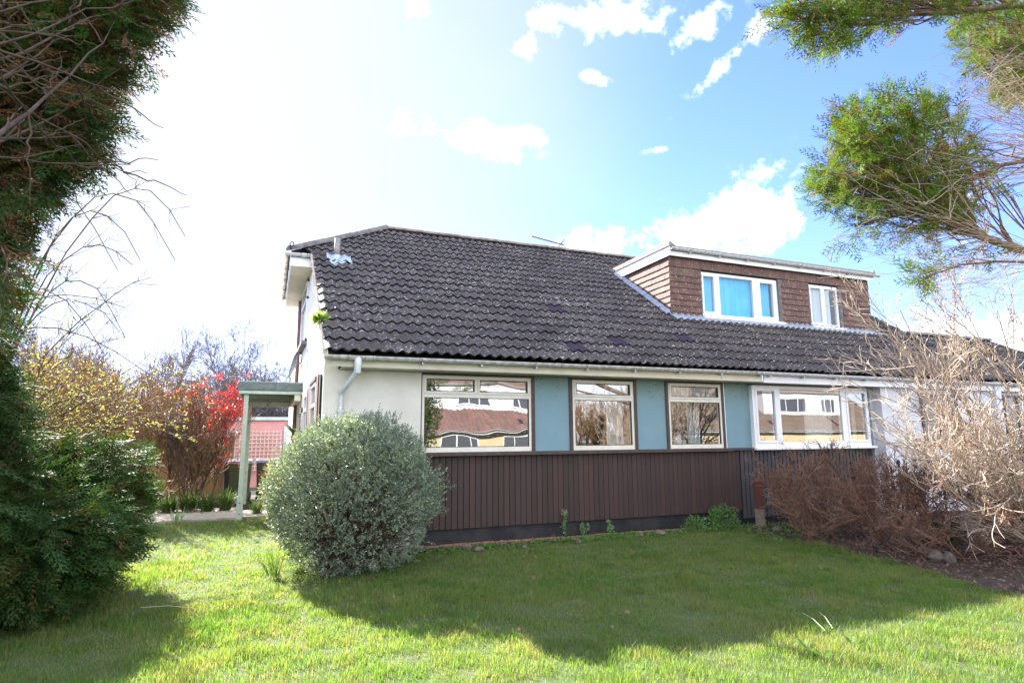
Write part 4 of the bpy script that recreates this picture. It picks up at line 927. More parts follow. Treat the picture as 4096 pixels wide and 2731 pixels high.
# ------------------------------------------------------------ round grey-green bush
def bush():
    C = np.array([1.05, 8.0, .86]); R = np.array([1.03, .92, .96])
    t = thing('round_bush', (1.02, 8.0, 0), 'large rounded bush with small grey-green leaves in front of the cream wall', 'bush')
    def lump(D): return 1+.085*vn2(D[:, 0]*3+5, D[:, 2]*3+D[:, 1]*2, 1.6, 21)+.05*vn2(D[:, 0]*7, D[:, 2]*7+D[:, 1]*5, 1.5, 22)+.03*vn2(D[:, 0]*16, D[:, 2]*16+D[:, 1]*9, 1.5, 23)
    # heart and stems
    n = 700; D = nrm(rng.normal(size=(n, 3))); D = D[D[:, 2] > -.75]; n = len(D); E = C+D*R*lump(D)[:, None]*.93
    S0 = np.stack([C[0]+rng.normal(size=n)*.14, C[1]+rng.normal(size=n)*.14, np.full(n, .02)], 1)
    P = np.stack([curve(S0[i], E[i], k=7, wob=.03, dirv=(0, 0, .25)) for i in range(n)]); V, q = tubes_np(P, np.linspace(.011, .002, 7)[None, :]*np.ones((n, 1)), 4)
    np_mesh('stem', V, q, None, M['twig_dark'], t)
    V = []
    # shoots: short leafy stems pointing out of the surface
    ns = 11000; D = nrm(rng.normal(size=(ns, 3))+np.array([0, 0, .1])); D = D[(D[:, 2] > -.93) & ((D[:, 2] > -.25) | (rng.random(len(D)) < .6))]; ns = len(D)
    depth = np.where(rng.random(ns) < .62, rng.uniform(.95, 1.05, ns), rng.uniform(.55, .96, ns)); depth += (rng.random(ns) < .035)*rng.uniform(.03, .12, ns)
    B = C+D*R*(lump(D)*depth)[:, None]; B[:, 2] = np.maximum(B[:, 2], .04)
    O = nrm(D/R*.9+np.array([0, 0, .55])+rng.normal(size=(ns, 3))*.35)
    L = rng.uniform(.04, .13, ns)
    B = B-O*L[:, None]*.6
    parts = []
    K = 9
    for k in range(K):
        f = (k+.5)/K; p = B+O*(L*f)[:, None]; az = rng.normal(size=(ns, 3)); side = nrm(np.cross(O, az)); d = nrm(side*(1-.35*f)+O*(.35+.7*f))
        parts.append(leaves_np(p, d, rng.uniform(.026, .044, ns)*(1-.25*f), rng.uniform(.010, .017, ns), bend=.08))
    Vt, qt = join_np(parts); np_mesh('foliage', Vt, qt, None, M['olearia'], t)
    sp = tubes_np(np.stack([B, B+O*L[:, None]], 1), np.array([[.0018, .001]])*np.ones((ns, 1)), 3); np_mesh('shoots', sp[0], sp[1], None, M['olearia'], t)
bush()
# ------------------------------------------------------------ conifer sprays
def spray_template():
    """flat fern-like cypress spray of length 1 in the x-y plane; many narrow tapered scale twigs"""
    Q = []
    def leaf(p, d, L, w):
        d = d/np.linalg.norm(d); s = np.array([-d[1], d[0], 0]); Q.append([p, p+d*L*.45+s*w*.5, p+d*L, p+d*L*.45-s*w*.5])
    ax = np.array([1., 0, 0]); leaf(np.zeros(3), ax, .55, .03); leaf(ax*.45, ax, .55, .028)
    for i in range(8):
        t = .12+.1*i; sgn = 1 if i % 2 else -1; a = sgn*radians(46-14*t); d = np.array([cos(a), sin(a), 0]); L = .46*(1-t*.72)
        p0 = ax*t; leaf(p0, d, L, .038)
        m = 4 if i < 6 else 2
        for j in range(m):
            u = .2+.2*j; s2 = 1 if j % 2 else -1; b = a+s2*radians(36); d2 = np.array([cos(b), sin(b), 0]); leaf(p0+d*L*u, d2, L*.42*(1-.5*u), .034)
    Q = np.array(Q); Q[..., 2] += -.12*Q[..., 0]**2+.02*np.sin(Q[..., 1]*20); return Q
SPR = spray_template()
def sprays(P, D, L, flat=None, droop=.2):
    """place spray template copies: P base, D direction, L length"""
    n = len(P); D = nrm(D+np.array([0, 0, -droop])); up = nrm(np.array([0, 0, 1.])+rng.normal(size=(n, 3))*.55) if flat is None else flat
    S = nrm(np.cross(up, D)); N = np.cross(D, S); L = np.broadcast_to(L, (n,))
    T = SPR.reshape(-1, 3)
    V = P[:, None, :]+L[:, None, None]*(T[None, :, 0:1]*D[:, None, :]+T[None, :, 1:2]*S[:, None, :]+T[None, :, 2:3]*N[:, None, :])
    V = V.reshape(-1, 3); return V, np.arange(len(V)).reshape(-1, 4)
# far-left cypress: column and wide skirt
def left_cypress():
    t = thing('cypress_tree', (-3.3, 7.3, 0), 'dense dark green cypress with a wide bushy skirt at the left of the lawn', 'tree')
    lobes = [((-3.38, 7.3, 2.3), (1.05, 1.1, 2.6), 4600), ((-2.85, 7.1, 1.95), (.62, .6, .75), 1500), ((-2.0, 6.9, .55), (.8, .8, .55), 1500), ((-2.5, 7.6, 1.18), (.75, .7, .52), 1500), ((-2.52, 7.15, .75), (1.02, 1.05, .72), 3800), ((-1.85, 7.9, .90), (.60, .7, .66), 2200), ((-3.0, 6.5, 1.0), (.95, .9, 1.2), 3000)]
    PP = []; DD = []; tw = []
    for C, R, n in lobes:
        C = np.array(C); R = np.array(R); D = nrm(rng.normal(size=(n, 3))); D = D[D[:, 2] > -.85]; n = len(D)
        lum = 1+.20*vn2(D[:, 0]*3+C[0]*3, D[:, 2]*3+D[:, 1]*2, 1.7, 31)+.13*vn2(D[:, 0]*8, D[:, 2]*9+D[:, 1]*5, 1.4, 32)
        dep = rng.uniform(.68, 1.0, n)**.7+(rng.random(n) < .12)*rng.uniform(.02, .16, n); P = C+D*R*(lum*dep)[:, None]; P[:, 2] = np.maximum(P[:, 2], .10)
        O = nrm(D*np.array([1, 1, .35])+np.array([0, 0, .05])+rng.normal(size=(n, 3))*.28); PP.append(P-O*.08); DD.append(O)
        for i in range(0, n, 14): tw.append((0, curve(np.array([C[0]*.75-3.3*.25, C[1]*.75+7.3*.25, P[i][2]*.75]), P[i], k=6, wob=.03), .012, .003))
    PP = np.concatenate(PP); DD = np.concatenate(DD)
    branches_mesh('branch', tw, M['bark'], t)
    MB().tube([(-3.3, 7.3, 0), (-3.3, 7.3, 2), (-3.35, 7.25, 4.5)], [.16, .12, .03], 10).out('trunk', M['bark'], t, True)
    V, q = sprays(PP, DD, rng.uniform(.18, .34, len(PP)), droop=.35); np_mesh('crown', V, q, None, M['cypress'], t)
left_cypress()
def limb_tree(t, limbs, tipsets, mat_leaf, mat_bark, sprL=(.12, .24), spread=.16, per=7, seed=0, twig_r=.004, brown=None, brown_frac=0., droop=.15, bare=0):
    """limbs: polylines with radii; tipsets: (limb index, array of tips, t-range). each tip gets a curved branch with side sprays"""
    br = []; P = []; D = []; PB = []; DB = []
    for pts, r0, r1 in limbs: br.append((0, resample(pts, 12), r0, r1))
    for li, T, (ta, tb), r in tipsets:
        LP = br[li][1]
        for tip in T:
            d2 = np.linalg.norm(LP-tip, axis=1); j = np.clip(int(np.argmin(d2))-rng.integers(1, 4), int(ta*11), int(tb*11)); s = LP[j]
            Q = curve(s, tip, sag=rng.uniform(-.06, .10), k=9, wob=.018, dirv=nrm(LP[min(j+1, 11)]-LP[max(j-1, 0)])*.4); br.append((1, Q, r, r*.4))
            nsub = per+rng.integers(0, 3)
            for c in range(nsub):
                f = .35+.65*rng.random(); i = min(int(f*8), 7); p = Q[i]; dd = nrm(nrm(Q[i+1]-Q[i])+rng.normal(size=3)*.55); L = (.10+.22*rng.random())*(1.2-f*.5)
                Q2 = curve(p, p+dd*L, k=9, wob=.02, sag=.05); br.append((2, Q2, r*.45, r*.2))
                for m in range(3):
                    g = .35+.65*rng.random(); jj = min(int(g*8), 7); dv = nrm(nrm(Q2[jj+1]-Q2[jj])+rng.normal(size=3)*.45)
                    if rng.random() < brown_frac*(1.3-f): PB.append(Q2[jj]); DB.append(dv)
                    else: P.append(Q2[jj]); D.append(dv)
            for m in range(3): P.append(Q[-1]-(Q[-1]-Q[-2])*.5*m); D.append(nrm(Q[-1]-Q[-2])+rng.normal(size=3)*.3)
    branches_mesh('branch', br, mat_bark, t, sides=5)
    P = np.array(P); V, q = sprays(P, np.array(D), rng.uniform(*sprL, len(P)), droop=droop); np_mesh('foliage', V, q, None, mat_leaf, t)
    if PB: PB = np.array(PB); V, q = sprays(PB, np.array(DB), rng.uniform(*sprL, len(PB)), droop=droop); np_mesh('brown_foliage', V, q, None, brown, t)
def px_region(poly, n, y0, y1, seed=0):
    """random points whose directions fall in the outline, spread over real depths y0..y1"""
    poly = np.array(poly, float); out = []; mn, mx = poly.min(0), poly.max(0)
    while len(out) < n:
        p = rng.uniform(mn, mx); ins = False; j = len(poly)-1
        for i in range(len(poly)):
            a, b = poly[i], poly[j]
            if (a[1] > p[1]) != (b[1] > p[1]) and p[0] < (b[0]-a[0])*(p[1]-a[1])/(b[1]-a[1])+a[0]: ins = not ins
            j = i
        if ins: out.append(at(p[0], p[1], 'y', rng.uniform(y0, y1)))
    return np.array(out)
def near_left():
    t = thing('overhanging_cypress', (-4.2, 4.4, 0), 'tall dark cypress with brown inner twigs leaning in from the top left corner', 'tree')
    T0 = np.array([-4.3, 4.4, 0]); MB().tube([T0, T0+[0, 0, 3], T0+[.1, 0, 7]], [.24, .19, .08], 12).out('trunk', M['bark'], t, True)
    limbs = []; sets = []
    targ = [((560, 60), 2.6), ((480, 330), 2.9), ((420, 620), 2.7), ((330, 500), 3.5), ((260, 820), 2.5), ((620, -120), 3.3), ((150, 700), 3.9), ((120, 300), 2.3), ((160, 1000), 2.3)]
    for i, ((a, b), z0) in enumerate(targ):
        e = at(a, b, 'y', 4.0+.25*(i % 3)); s = np.array([-4.2, 4.4, z0-.1]); limbs.append((curve(s, e, sag=-.05, k=8, wob=.015, dirv=(0, 0, -.1)), .045, .010))
    poly = [(-500, -260), (780, -260), (710, 30), (590, 50), (560, 180), (470, 240), (490, 320), (430, 400), (460, 510), (420, 590), (330, 620), (350, 690), (250, 740), (190, 770), (110, 850), (60, 960), (0, 1350), (-500, 1350)]
    T = px_region(poly, 430, 3.7, 4.9)
    LP = [resample(l[0], 12) for l in limbs]
    ass = np.array([[np.min(np.linalg.norm(L-p, axis=1)) for L in LP] for p in T]).argmin(1)
    for i in range(len(limbs)): sets.append((i, T[ass == i], (.15, 1), .009))
    limb_tree(t, limbs, sets, M['cypress'], M['bark'], sprL=(.13, .24), per=8, brown=M['cypress_brown'], brown_frac=.62, droop=.12)
    # bare near branches crossing in front
    br = []
    for i in range(15):
        a = at(rng.uniform(-700, -300), rng.uniform(-200, 900), 'y', rng.uniform(2.0, 3.2)); b = at(rng.uniform(100, 560), rng.uniform(-100, 800), 'y', rng.uniform(2.9, 3.9)); Q = curve(a, b, sag=rng.uniform(-.1, .1), k=10, wob=.006); br.append((0, Q, rng.uniform(.005, .012), .0025))
        for c in range(4):
            j = rng.integers(3, 9); dd = nrm(nrm(Q[j]-Q[j-1])+rng.normal(size=3)*.5); br.append((1, curve(Q[j], Q[j]+dd*rng.uniform(.15, .4), k=10, wob=.02), .005, .0015))
    branches_mesh('bare_branch', br, surf('near_bare_bark', (.045, .028, .018), (.085, .055, .035), 14, .95), t, sides=5)
near_left()
def right_tree():
    t = thing('leaning_cypress', (10.1, 3.2, 0), 'cypress branches with bright green sprays and bare inner twigs reaching in from the upper right', 'tree')
    Y = 3.3; A = lambda x, y, yy=Y: at(x, y, 'y', yy)
    MB().tube([(10.15, 3.2, 0), (10.1, 3.2, 2.5), (10.15, 3.2, 6.5)], [.26, .20, .10], 12).out('trunk', M['bark'], t, True)
    base = np.array([10.0, 3.2, 2.5]); up = np.array([10.0, 3.2, 4.0])
    limbs = [([base, A(4300, 1035), A(4096, 1005), A(3880, 935), A(3700, 850), A(3560, 800), A(3440, 690)], .075, .014),
             ([up, A(4300, 330, 3.0), A(4096, 20, 3.0), A(3700, 60, 3.0), A(3400, 60, 3.0), A(3150, 80, 3.0)], .06, .008),
             ([base+[0, 0, .3], A(4300, 720), A(4096, 620), A(3920, 700), A(3760, 800), A(3600, 860), A(3420, 900)], .045, .008),
             ([up+[0, .1, .3], A(4300, 200, 3.7), A(4000, 200, 3.7), A(3850, 300, 3.7)], .05, .012),
             ([base+[0, 0, -.1], A(4250, 1050, 3.0), A(4000, 1045, 3.0), A(3820, 1060, 3.0), A(3700, 1110, 3.0)], .035, .006)]
    fan = [(3250, 760), (3260, 620), (3330, 500), (3420, 380), (3540, 350), (3650, 370), (3740, 370), (3850, 440), (3870, 520), (3740, 500), (3600, 520), (3470, 600), (3400, 720), (3380, 820), (3290, 860)]
    low = [(3250, 880), (3330, 800), (3500, 700), (3700, 640), (3850, 700), (3900, 800), (3800, 900), (3600, 930), (3450, 930)]
    fan2 = [(3380, 900), (3700, 900), (3760, 960), (3560, 980), (3400, 960)]
    topb = [(3070, 60), (3140, 20), (3250, 10), (3400, 90), (3420, 160), (3340, 200), (3220, 170), (3160, 130)]
    topm = [(3200, -150), (3800, -150), (3900, 30), (3500, 80), (3300, 40)]
    mid = [(3820, 60), (4200, 0), (4300, 400), (4150, 430), (3980, 380), (3850, 240), (3800, 150)]
    cor = [(3950, 320), (4300, 330), (4300, 560), (4050, 420)]
    S = [(0, px_region(fan, 84, 3.0, 3.8), (.4, 1), .008), (2, px_region(low, 24, 3.0, 3.7), (.3, 1), .008), (0, px_region(fan2, 6, 3.0, 3.6), (.3, 1), .006),
         (1, px_region(topb, 28, 2.8, 3.2), (.4, 1), .007), (1, px_region(topm, 40, 2.8, 3.4), (.3, .9), .007), (3, px_region(mid, 90, 3.3, 4.3), (.2, 1), .008), (3, px_region(cor, 40, 3.4, 4.2), (.2, 1), .006),
         (4, px_region([(3700, 1100), (3760, 1060), (3720, 1160), (3640, 1165)], 3, 2.9, 3.1), (.5, 1), .004)]
    limb_tree(t, limbs, S, M['cypress_yellow'], M['bark'], sprL=(.12, .24), per=5, brown=M['cypress_brown'], brown_frac=.10, droop=.02)
    # bare pale twigs
    br = []
    def fanout(hubs, tipsr, n, r=.004, mul=.15):
        for i in range(n):
            a = A(*hubs[rng.integers(len(hubs))], rng.uniform(2.9, 3.6)); tx = tipsr[rng.integers(len(tipsr))]; b = A(tx[0]+rng.normal()*60, tx[1]+rng.normal()*45, rng.uniform(2.8, 3.8)); Q = curve(a, b, sag=rng.uniform(-.12, .12), k=9, wob=.006); br.append((0, Q, r, r*.35))
            for c in range(2): j = rng.integers(4, 8); br.append((1, curve(Q[j], Q[j]+nrm(nrm(Q[j+1]-Q[j])+rng.normal(size=3)*.5)*rng.uniform(.06, .2), k=9, wob=.02), r*.5, r*.25))
    fanout([(4250, 250), (4300, 100), (4300, 400), (4200, 500)], [(3850, 150), (3800, 320), (3900, 420), (3950, 250), (3780, 420), (4000, 330)], 130)
    fanout([(4250, 560), (4250, 650)], [(3700, 560), (3850, 600), (3650, 680), (3950, 520), (4000, 650), (3600, 600)], 80)
    fanout([(4100, 990), (3950, 950), (4250, 1040)], [(3500, 1000), (3600, 1060), (3650, 1170), (3750, 1120), (3400, 960), (3850, 1090), (3900, 1130)], 70, .0035)
    fanout([(3800, 880), (3700, 820), (3950, 940)], [(3450, 650), (3600, 560), (3750, 600), (3850, 700), (3500, 780), (3950, 780)], 90, .0045)
    branches_mesh('bare_twig', br, M['bark_pale'], t, sides=4)
right_tree()
# ------------------------------------------------------------ pale twiggy shrub, brown shrubs at the right
def lilac():
    t = thing('pale_twiggy_shrub', (9.0, 5.0, 0), 'large leafless shrub with pale sunlit twigs and buds at the right edge', 'shrub')
    br = []; base = np.array([9.5, 5.0, 0.02])
    for el in np.radians([35, 58, 14, 20, 26, 32, 38, 44, 50, 56, 62, 68, 74, 80, 86, 92, 98, 30, 48, 60, 70, 40, 54, 12, 66, 76, 84, 90]):
        yd = rng.uniform(-.35, .35)
        st = base+np.array([rng.uniform(-.1, .5), rng.uniform(-.3, .3), 0]); L = rng.uniform(2.2, 2.8)*(1.36 if el > 1.1 else .78)
        grow(st, np.array([-cos(el), yd, sin(el)]), L, .024, 0, 3, kids=(11, 5, 3), spread=.44, up=.14 if el < 1 else .05, ratio=.40, wob=.085, k=8, out=br, tk=.22)
    br = [b for b in br if b[1][:, 2].min() > -.02]
    thick = [b for b in br if b[0] <= 1]; thin = [b for b in br if b[0] > 1]
    branches_mesh('stem', thick, M['bark_pale'], t, sides=6); branches_mesh('twig', [(l, P, max(a*.9, .0052), .0036) for l, P, a, b in thin], M['twig_pale'], t, sides=4)
    Pt, Dt = tips(br, 2); n = len(Pt); idx = rng.integers(0, n, n)
    V, q = leaves_np(Pt[idx]+rng.normal(size=(len(idx), 3))*.008, Dt[idx]/.1+rng.normal(size=(len(idx), 3))*.5, rng.uniform(.018, .032, len(idx)), rng.uniform(.009, .015, len(idx))); np_mesh('buds', V, q, None, M['bud'], t)
    P2, D2 = along(br, 900, 2); P2 = P2[P2[:, 2] > 1.3]; V, q = leaves_np(P2, rng.normal(size=P2.shape)+np.array([0, 0, .8]), rng.uniform(.015, .03, len(P2)), .014); np_mesh('opening_leaves', V, q, None, M['greenbud'], t)
lilac()
def brown_shrub(c, H_, Wd, n, seed, label, lean=(0, 0)):
    t = thing('brown_shrub', (c[0], c[1], 0), label, 'shrub', 'bare brown shrubs below the grey boarding')
    br = []
    for i in range(n):
        a = rng.uniform(0, 2*pi); s = np.array([c[0]+.12*cos(a), c[1]+.12*sin(a), .01]); d = np.array([cos(a)*rng.uniform(.3, 1.4)+lean[0], sin(a)*rng.uniform(.2, .9)+lean[1], rng.uniform(.35, 1.0)])
        grow(s, d, H_*rng.uniform(.8, 1.15), .010, 0, 3, kids=(7, 6, 4), spread=.55, up=.05, ratio=.48, wob=.16, out=br, tk=.25)
    br = [b for b in br if b[1][:, 2].min() > -.03]
    branches_mesh('twig', [(l, P, max(a, .0045), .0030) for l, P, a, b in br], M['twig_brown'], t, sides=3)
brown_shrub((8.3, 7.4), 1.05, 1, 16, 1, 'rusty brown leafless shrub left of the pair, right of the red post', (-.1, 0))
brown_shrub((8.55, 6.45), .95, 1, 18, 2, 'tangled leafless shrub between the rusty shrub and the pale one')
brown_shrub((9.7, 7.4), 1.2, 1, 14, 3, 'brown leafless shrub furthest back under the white wall')
brown_shrub((8.5, 5.4), .70, 1, 11, 5, 'low tangle of dead brown stems under the pale twiggy shrub', (-.3, -.2))
# evergreen low bush behind the pale shrub
def leafy(name, C, R, n, mat, label, cat='bush', L=(.03, .06), w=.4, group=None, stems=True):
    C = np.array(C); R = np.array(R); t = thing(name, (C[0], C[1], 0), label, cat, group)
    D = nrm(rng.normal(size=(n, 3))); dep = rng.uniform(.5, 1.05, n); lum = 1+.12*vn2(D[:, 0]*5, D[:, 2]*5+D[:, 1]*3, 1.6, 77)
    P = C+D*R*(dep*lum)[:, None]; P[:, 2] = np.maximum(P[:, 2], .02); Ln = rng.uniform(L[0], L[1], n)
    V, q = leaves_np(P, D*.6+rng.normal(size=(n, 3))*.6+np.array([0, 0, .3]), Ln, Ln*w, bend=.06); np_mesh('foliage', V, q, None, mat, t)
    if stems:
        k = max(12, n//60); E = P[rng.integers(0, n, k)]; Q = np.stack([curve((C[0]+rng.normal()*.05, C[1]+rng.normal()*.05, 0), e, k=6, wob=.03) for e in E]); V, q = tubes_np(Q, np.linspace(.008, .002, 6)[None]*np.ones((k, 1)), 4); np_mesh('stem', V, q, None, M['twig_dark'], t)
    return t
leafy('evergreen_bush', (10.4, 5.6, .8), (.8, .6, .8), 7000, M['cypress'], 'leafy green bush behind the pale twigs at the right edge', L=(.025, .05))
leafy('low_green_shrub', (9.4, 6.2, .18), (.45, .3, .2), 1200, M['cypress'], 'low dark green plant at the foot of the pale twiggy shrub', 'plant')
# ------------------------------------------------------------ left background: shrubs, blossom, trees
def twig_mass(name, c, n, H_, mat, label, cat, lean=(0, 0), r=.012, kids=(7, 6, 4), spread=.5, up=.35, lv=3, base=.3, leaf=None, nleaf=0, lsize=(.03, .06), leaflev=1, leafw=.55, ratio=.5, group=None, minr=.0025, tkk=.25, leafname='leaves'):
    t = thing(name, (c[0], c[1], 0), label, cat, group); br = []
    for i in range(n):
        a = rng.uniform(0, 2*pi); s = np.array([c[0]+base*cos(a)*rng.random(), c[1]+base*sin(a)*rng.random(), 0]); d = np.array([cos(a)*rng.uniform(.1, .7)+lean[0], sin(a)*rng.uniform(.1, .6)+lean[1], rng.uniform(.7, 1.3)])
        grow(s, d, H_*rng.uniform(.7, 1.1), r, 0, lv, kids=kids, spread=spread, up=up, ratio=ratio, wob=.1, out=br, tk=tkk)
    branches_mesh('twigs', br, mat, t, sides=3, minr=minr)
    if leaf:
        P, D = along(br, nleaf, leaflev); V, q = leaves_np(P+rng.normal(size=P.shape)*.02, rng.normal(size=P.shape)+D, rng.uniform(lsize[0], lsize[1], nleaf), rng.uniform(lsize[0], lsize[1], nleaf)*leafw, bend=.08); np_mesh(leafname, V, q, None, leaf, t)
    return br
# arching shrub behind the cypress with fresh yellow-green leaves
def arching():
    t = thing('arching_shrub', (-3.3, 10.4, 0), 'tall arching shrub with fresh yellow-green leaves behind the left cypress', 'shrub'); br = []
    base = np.array([-3.6, 10.2, 0])
    for i in range(26):
        tipx = rng.uniform(150, 900); tipy = rng.uniform(1480, 1800) if tipx > 650 else rng.uniform(1480, 2050); Q = curve(base+rng.normal(size=3)*np.array([.3, .3, 0]), at(tipx, tipy, 'y', rng.uniform(8.8, 11.2)), sag=.16, k=10, wob=.012, dirv=(0, 0, .5)); br.append((0, Q, .012, .003))
    for (px, py, ex, ey) in ((420, 770, 700, 1040), (500, 760, 740, 945), (330, 850, 560, 1040), (200, 760, 470, 1080), (300, 1000, 530, 1060), (300, 1120, 500, 1350), (360, 1250, 600, 1110), (250, 1200, 480, 1330), (200, 1300, 600, 1500), (160, 1150, 420, 1420), (120, 1200, 500, 1230)):
        top = at(px, py, 'y', 9.6); e = at(ex, ey, 'y', 9.3); b0 = base+np.array([0, 0, 1.6]); u = np.linspace(0, 1, 10)[:, None]; tm = .62
        ctl = (top-(1-tm)**2*b0-tm*tm*e)/(2*tm*(1-tm)); Q = (1-u)**2*b0+2*u*(1-u)*ctl+u*u*e; Q[1:-1] += rng.normal(size=(8, 3))*.012; br.append((0, Q, .016, .005))
    br.append((0, curve(base, base+np.array([0, 0, 1.65]), k=10, wob=.01), .04, .02))
    for i in range(24):
        b0 = base+np.array([rng.uniform(-.2, .4), 0, rng.uniform(.8, 1.7)]); br.append((0, curve(b0, at(rng.uniform(180, 570), rng.uniform(1130, 1720), 'y', rng.uniform(9, 10.2)), sag=.10, k=10, wob=.016), .010, .003))
    kids = []
    for l, Q, a, b in list(br):
        for c in range(11):
            j = rng.integers(3, 9); dd = nrm(nrm(Q[j]-Q[j-1])+rng.normal(size=3)*.55); q2 = curve(Q[j], Q[j]+dd*rng.uniform(.1, .45), k=10, wob=.02); br.append((1, q2, .005, .002))
            if rng.random() < .4: br.append((2, curve(q2[5], q2[5]+nrm(dd+rng.normal(size=3)*.6)*rng.uniform(.05, .2), k=10, wob=.02), .003, .0015))
    branches_mesh('branch', br, M['twig_dark'], t, sides=4, minr=.0025)
    P, D = along(br, 5200, 1); P = np.concatenate([P, along(br, 600, 0, .6)[0]]); low = rng.random(len(P)) < np.clip(1.25-(P[:, 2]-1.4)/2.2, .12, 1); P = P[low]; n = len(P)
    V, q = leaves_np(P+rng.normal(size=P.shape)*.012, rng.normal(size=P.shape)+np.array([.3, 0, .3]), rng.uniform(.025, .05, n), rng.uniform(.014, .026, n), bend=.08); np_mesh('leaves', V, q, None, M['yleaf'], t)
arching()
for i, (c, h_, lb, lf, mt) in enumerate([((-4.9, 15.2), 3.3, 'golden-leaved twiggy shrub furthest left behind the path', M['gold'], M['twig_tan']), ((-3.5, 15.6), 3.5, 'tall golden twiggy shrub in the middle of the rear bed', M['gold'], M['twig_tan']),
                                  ((-2.4, 15.5), 3.0, 'tan twiggy shrub beside the red-flowered one', M['gold'], M['twig_tan']), ((-6.6, 15.0), 3.4, 'yellow twiggy shrub partly hidden behind the left cypress', M['yleaf'], M['twig_tan'])]):
    twig_mass('garden_shrub', c, 18, h_*.62, mt, lb, 'shrub', r=.020, kids=(9, 7, 4), spread=.45, up=.30, leaf=lf, nleaf=[2600, 2600, 700, 1800][i], lsize=(.05, .085), base=.7, group='tall twiggy shrubs in the rear bed', minr=.004, leaflev=2)
twig_mass('flowering_quince', (-1.55, 15.6), 12, 1.75, M['twig_dark'], 'shrub covered with bright red blossom beside the porch', 'shrub', r=.020, kids=(8, 6, 4), spread=.5, up=.3, base=.35, minr=.0035)
def blossom():
    t = bpy.data.objects['flowering_quince']; br = []
    for i in range(60):
        px, py = rng.uniform(740, 1010), rng.uniform(1490, 1720)
        if px > 930 and py > 1640: py -= 100
        Q = curve((-1.55, 15.6, .6), at(px, py, 'y', rng.uniform(14.9, 16.2)), sag=.1, k=8, wob=.03); br.append((0, Q, .008, .003))
        br.append((1, curve(Q[5], Q[5]+rng.normal(size=3)*.25, k=8, wob=.04), .005, .002)); br.append((1, curve(Q[6], Q[6]+rng.normal(size=3)*.2, k=8, wob=.04), .005, .002))
    for i in range(12): Q = curve((-1.5, 15.6, .7), at(rng.uniform(880, 960), rng.uniform(1700, 1860), 'y', 15.4), sag=.05, k=8, wob=.03); br.append((1, Q, .006, .003))
    branches_mesh('blossom_branch', br, M['twig_dark'], t, sides=3)
    P, D = along(br, 2300, 0, .55); cl = P[rng.integers(0, len(P), 260)]; P = np.concatenate([P[:500], cl[rng.integers(0, 260, 1500)]+rng.normal(size=(1500, 3))*.035]); n = len(P)
    V, q = leaves_np(P, rng.normal(size=(n, 3)), rng.uniform(.035, .06, n), rng.uniform(.03, .05, n), bend=.1); np_mesh('blossom', V, q, None, M['red'], t)
blossom()
for i, (c, h_, lb) in enumerate([((-4.6, 23.5), 3.4, 'bare grey tree furthest left above the garden shrubs'), ((-2.2, 24.5), 3.2, 'bare grey tree in the middle above the golden shrubs'), ((.0, 25.8), 2.9, 'bare gnarled tree behind the red blossom and porch')]):
    twig_mass('bare_tree', c, [9, 9, 13][i], h_*1.0, M['bark_grey'], lb, 'tree', r=.055, kids=(8, 7, 6, 3), spread=.62, up=.10, lv=4, base=.25, ratio=.52, group='bare trees behind the garden', minr=.006, tkk=.35)
# strap-leaved clumps in front of the shrubs
def strap_clump(c, n, L, label, mat, width=.022, grp='strap-leaved clumps along the path'):
    c = np.array([c[0], c[1], .03]); a = rng.uniform(0, 2*pi, n); tilt = rng.uniform(.15, 1.0, n); Ls = L*rng.uniform(.6, 1.1, n); V = []; Q = []; k = 6
    d = np.stack([np.cos(a), np.sin(a), 0*a], 1); sd = np.stack([-np.sin(a), np.cos(a), 0*a], 1); b = c+d*rng.uniform(0, .12, (n, 1))
    for i in range(k):
        s = i/(k-1); p = b+d*(Ls*tilt*s*(.4+.6*s))[:, None]; p = p.copy(); p[:, 2] += Ls*(s*1.0-tilt*.55*s*s); w = width*(1-s**2*.95)*.5; V.append(p-sd*w); V.append(p+sd*w)
    V = np.stack(V, 1).reshape(-1, 3); base = np.arange(n)[:, None]*2*k; j = np.arange(k-1)[None]*2; q = np.stack([base+j, base+j+1, base+j+3, base+j+2], -1).reshape(-1, 4)
    return tag(np_mesh('strap_leaved_plant', V, q, None, mat), label, 'plant', grp)
places = ['leftmost', 'second from left', 'third from left', 'fourth from left', 'fifth from left', 'sixth from left', 'seventh from left', 'eighth from left']
for i in range(8):
    strap_clump((-3.4+.37*i, 15.0+.12*(i % 3)), 170, .52+.08*(i % 2), 'clump of dark strap leaves behind the path, %s in the row' % places[i], M['strap'], .026)
strap_clump((-.15, 14.0), 110, .45, 'loose clump of grassy straps right of the porch post', M['strap'], .016, 'strap-leaved clumps along the path')
strap_clump((-1.55, 13.35), 22, .34, 'small grey-green spiky tuft at the lawn edge of the path', M['weedpale'], .022, 'strap-leaved clumps along the path')
strap_clump((.15, 7.75), 40, .36, 'green strappy leaves poking out at the left foot of the round bush', M['strap'], .014, 'strap-leaved clumps along the path')
leafy('orange_shrub', (.12, 12.2, .80), (.22, .25, .42), 1500, M['orange'], 'small shrub with orange leaves between porch post and round bush', 'shrub', L=(.03, .055), w=.3)
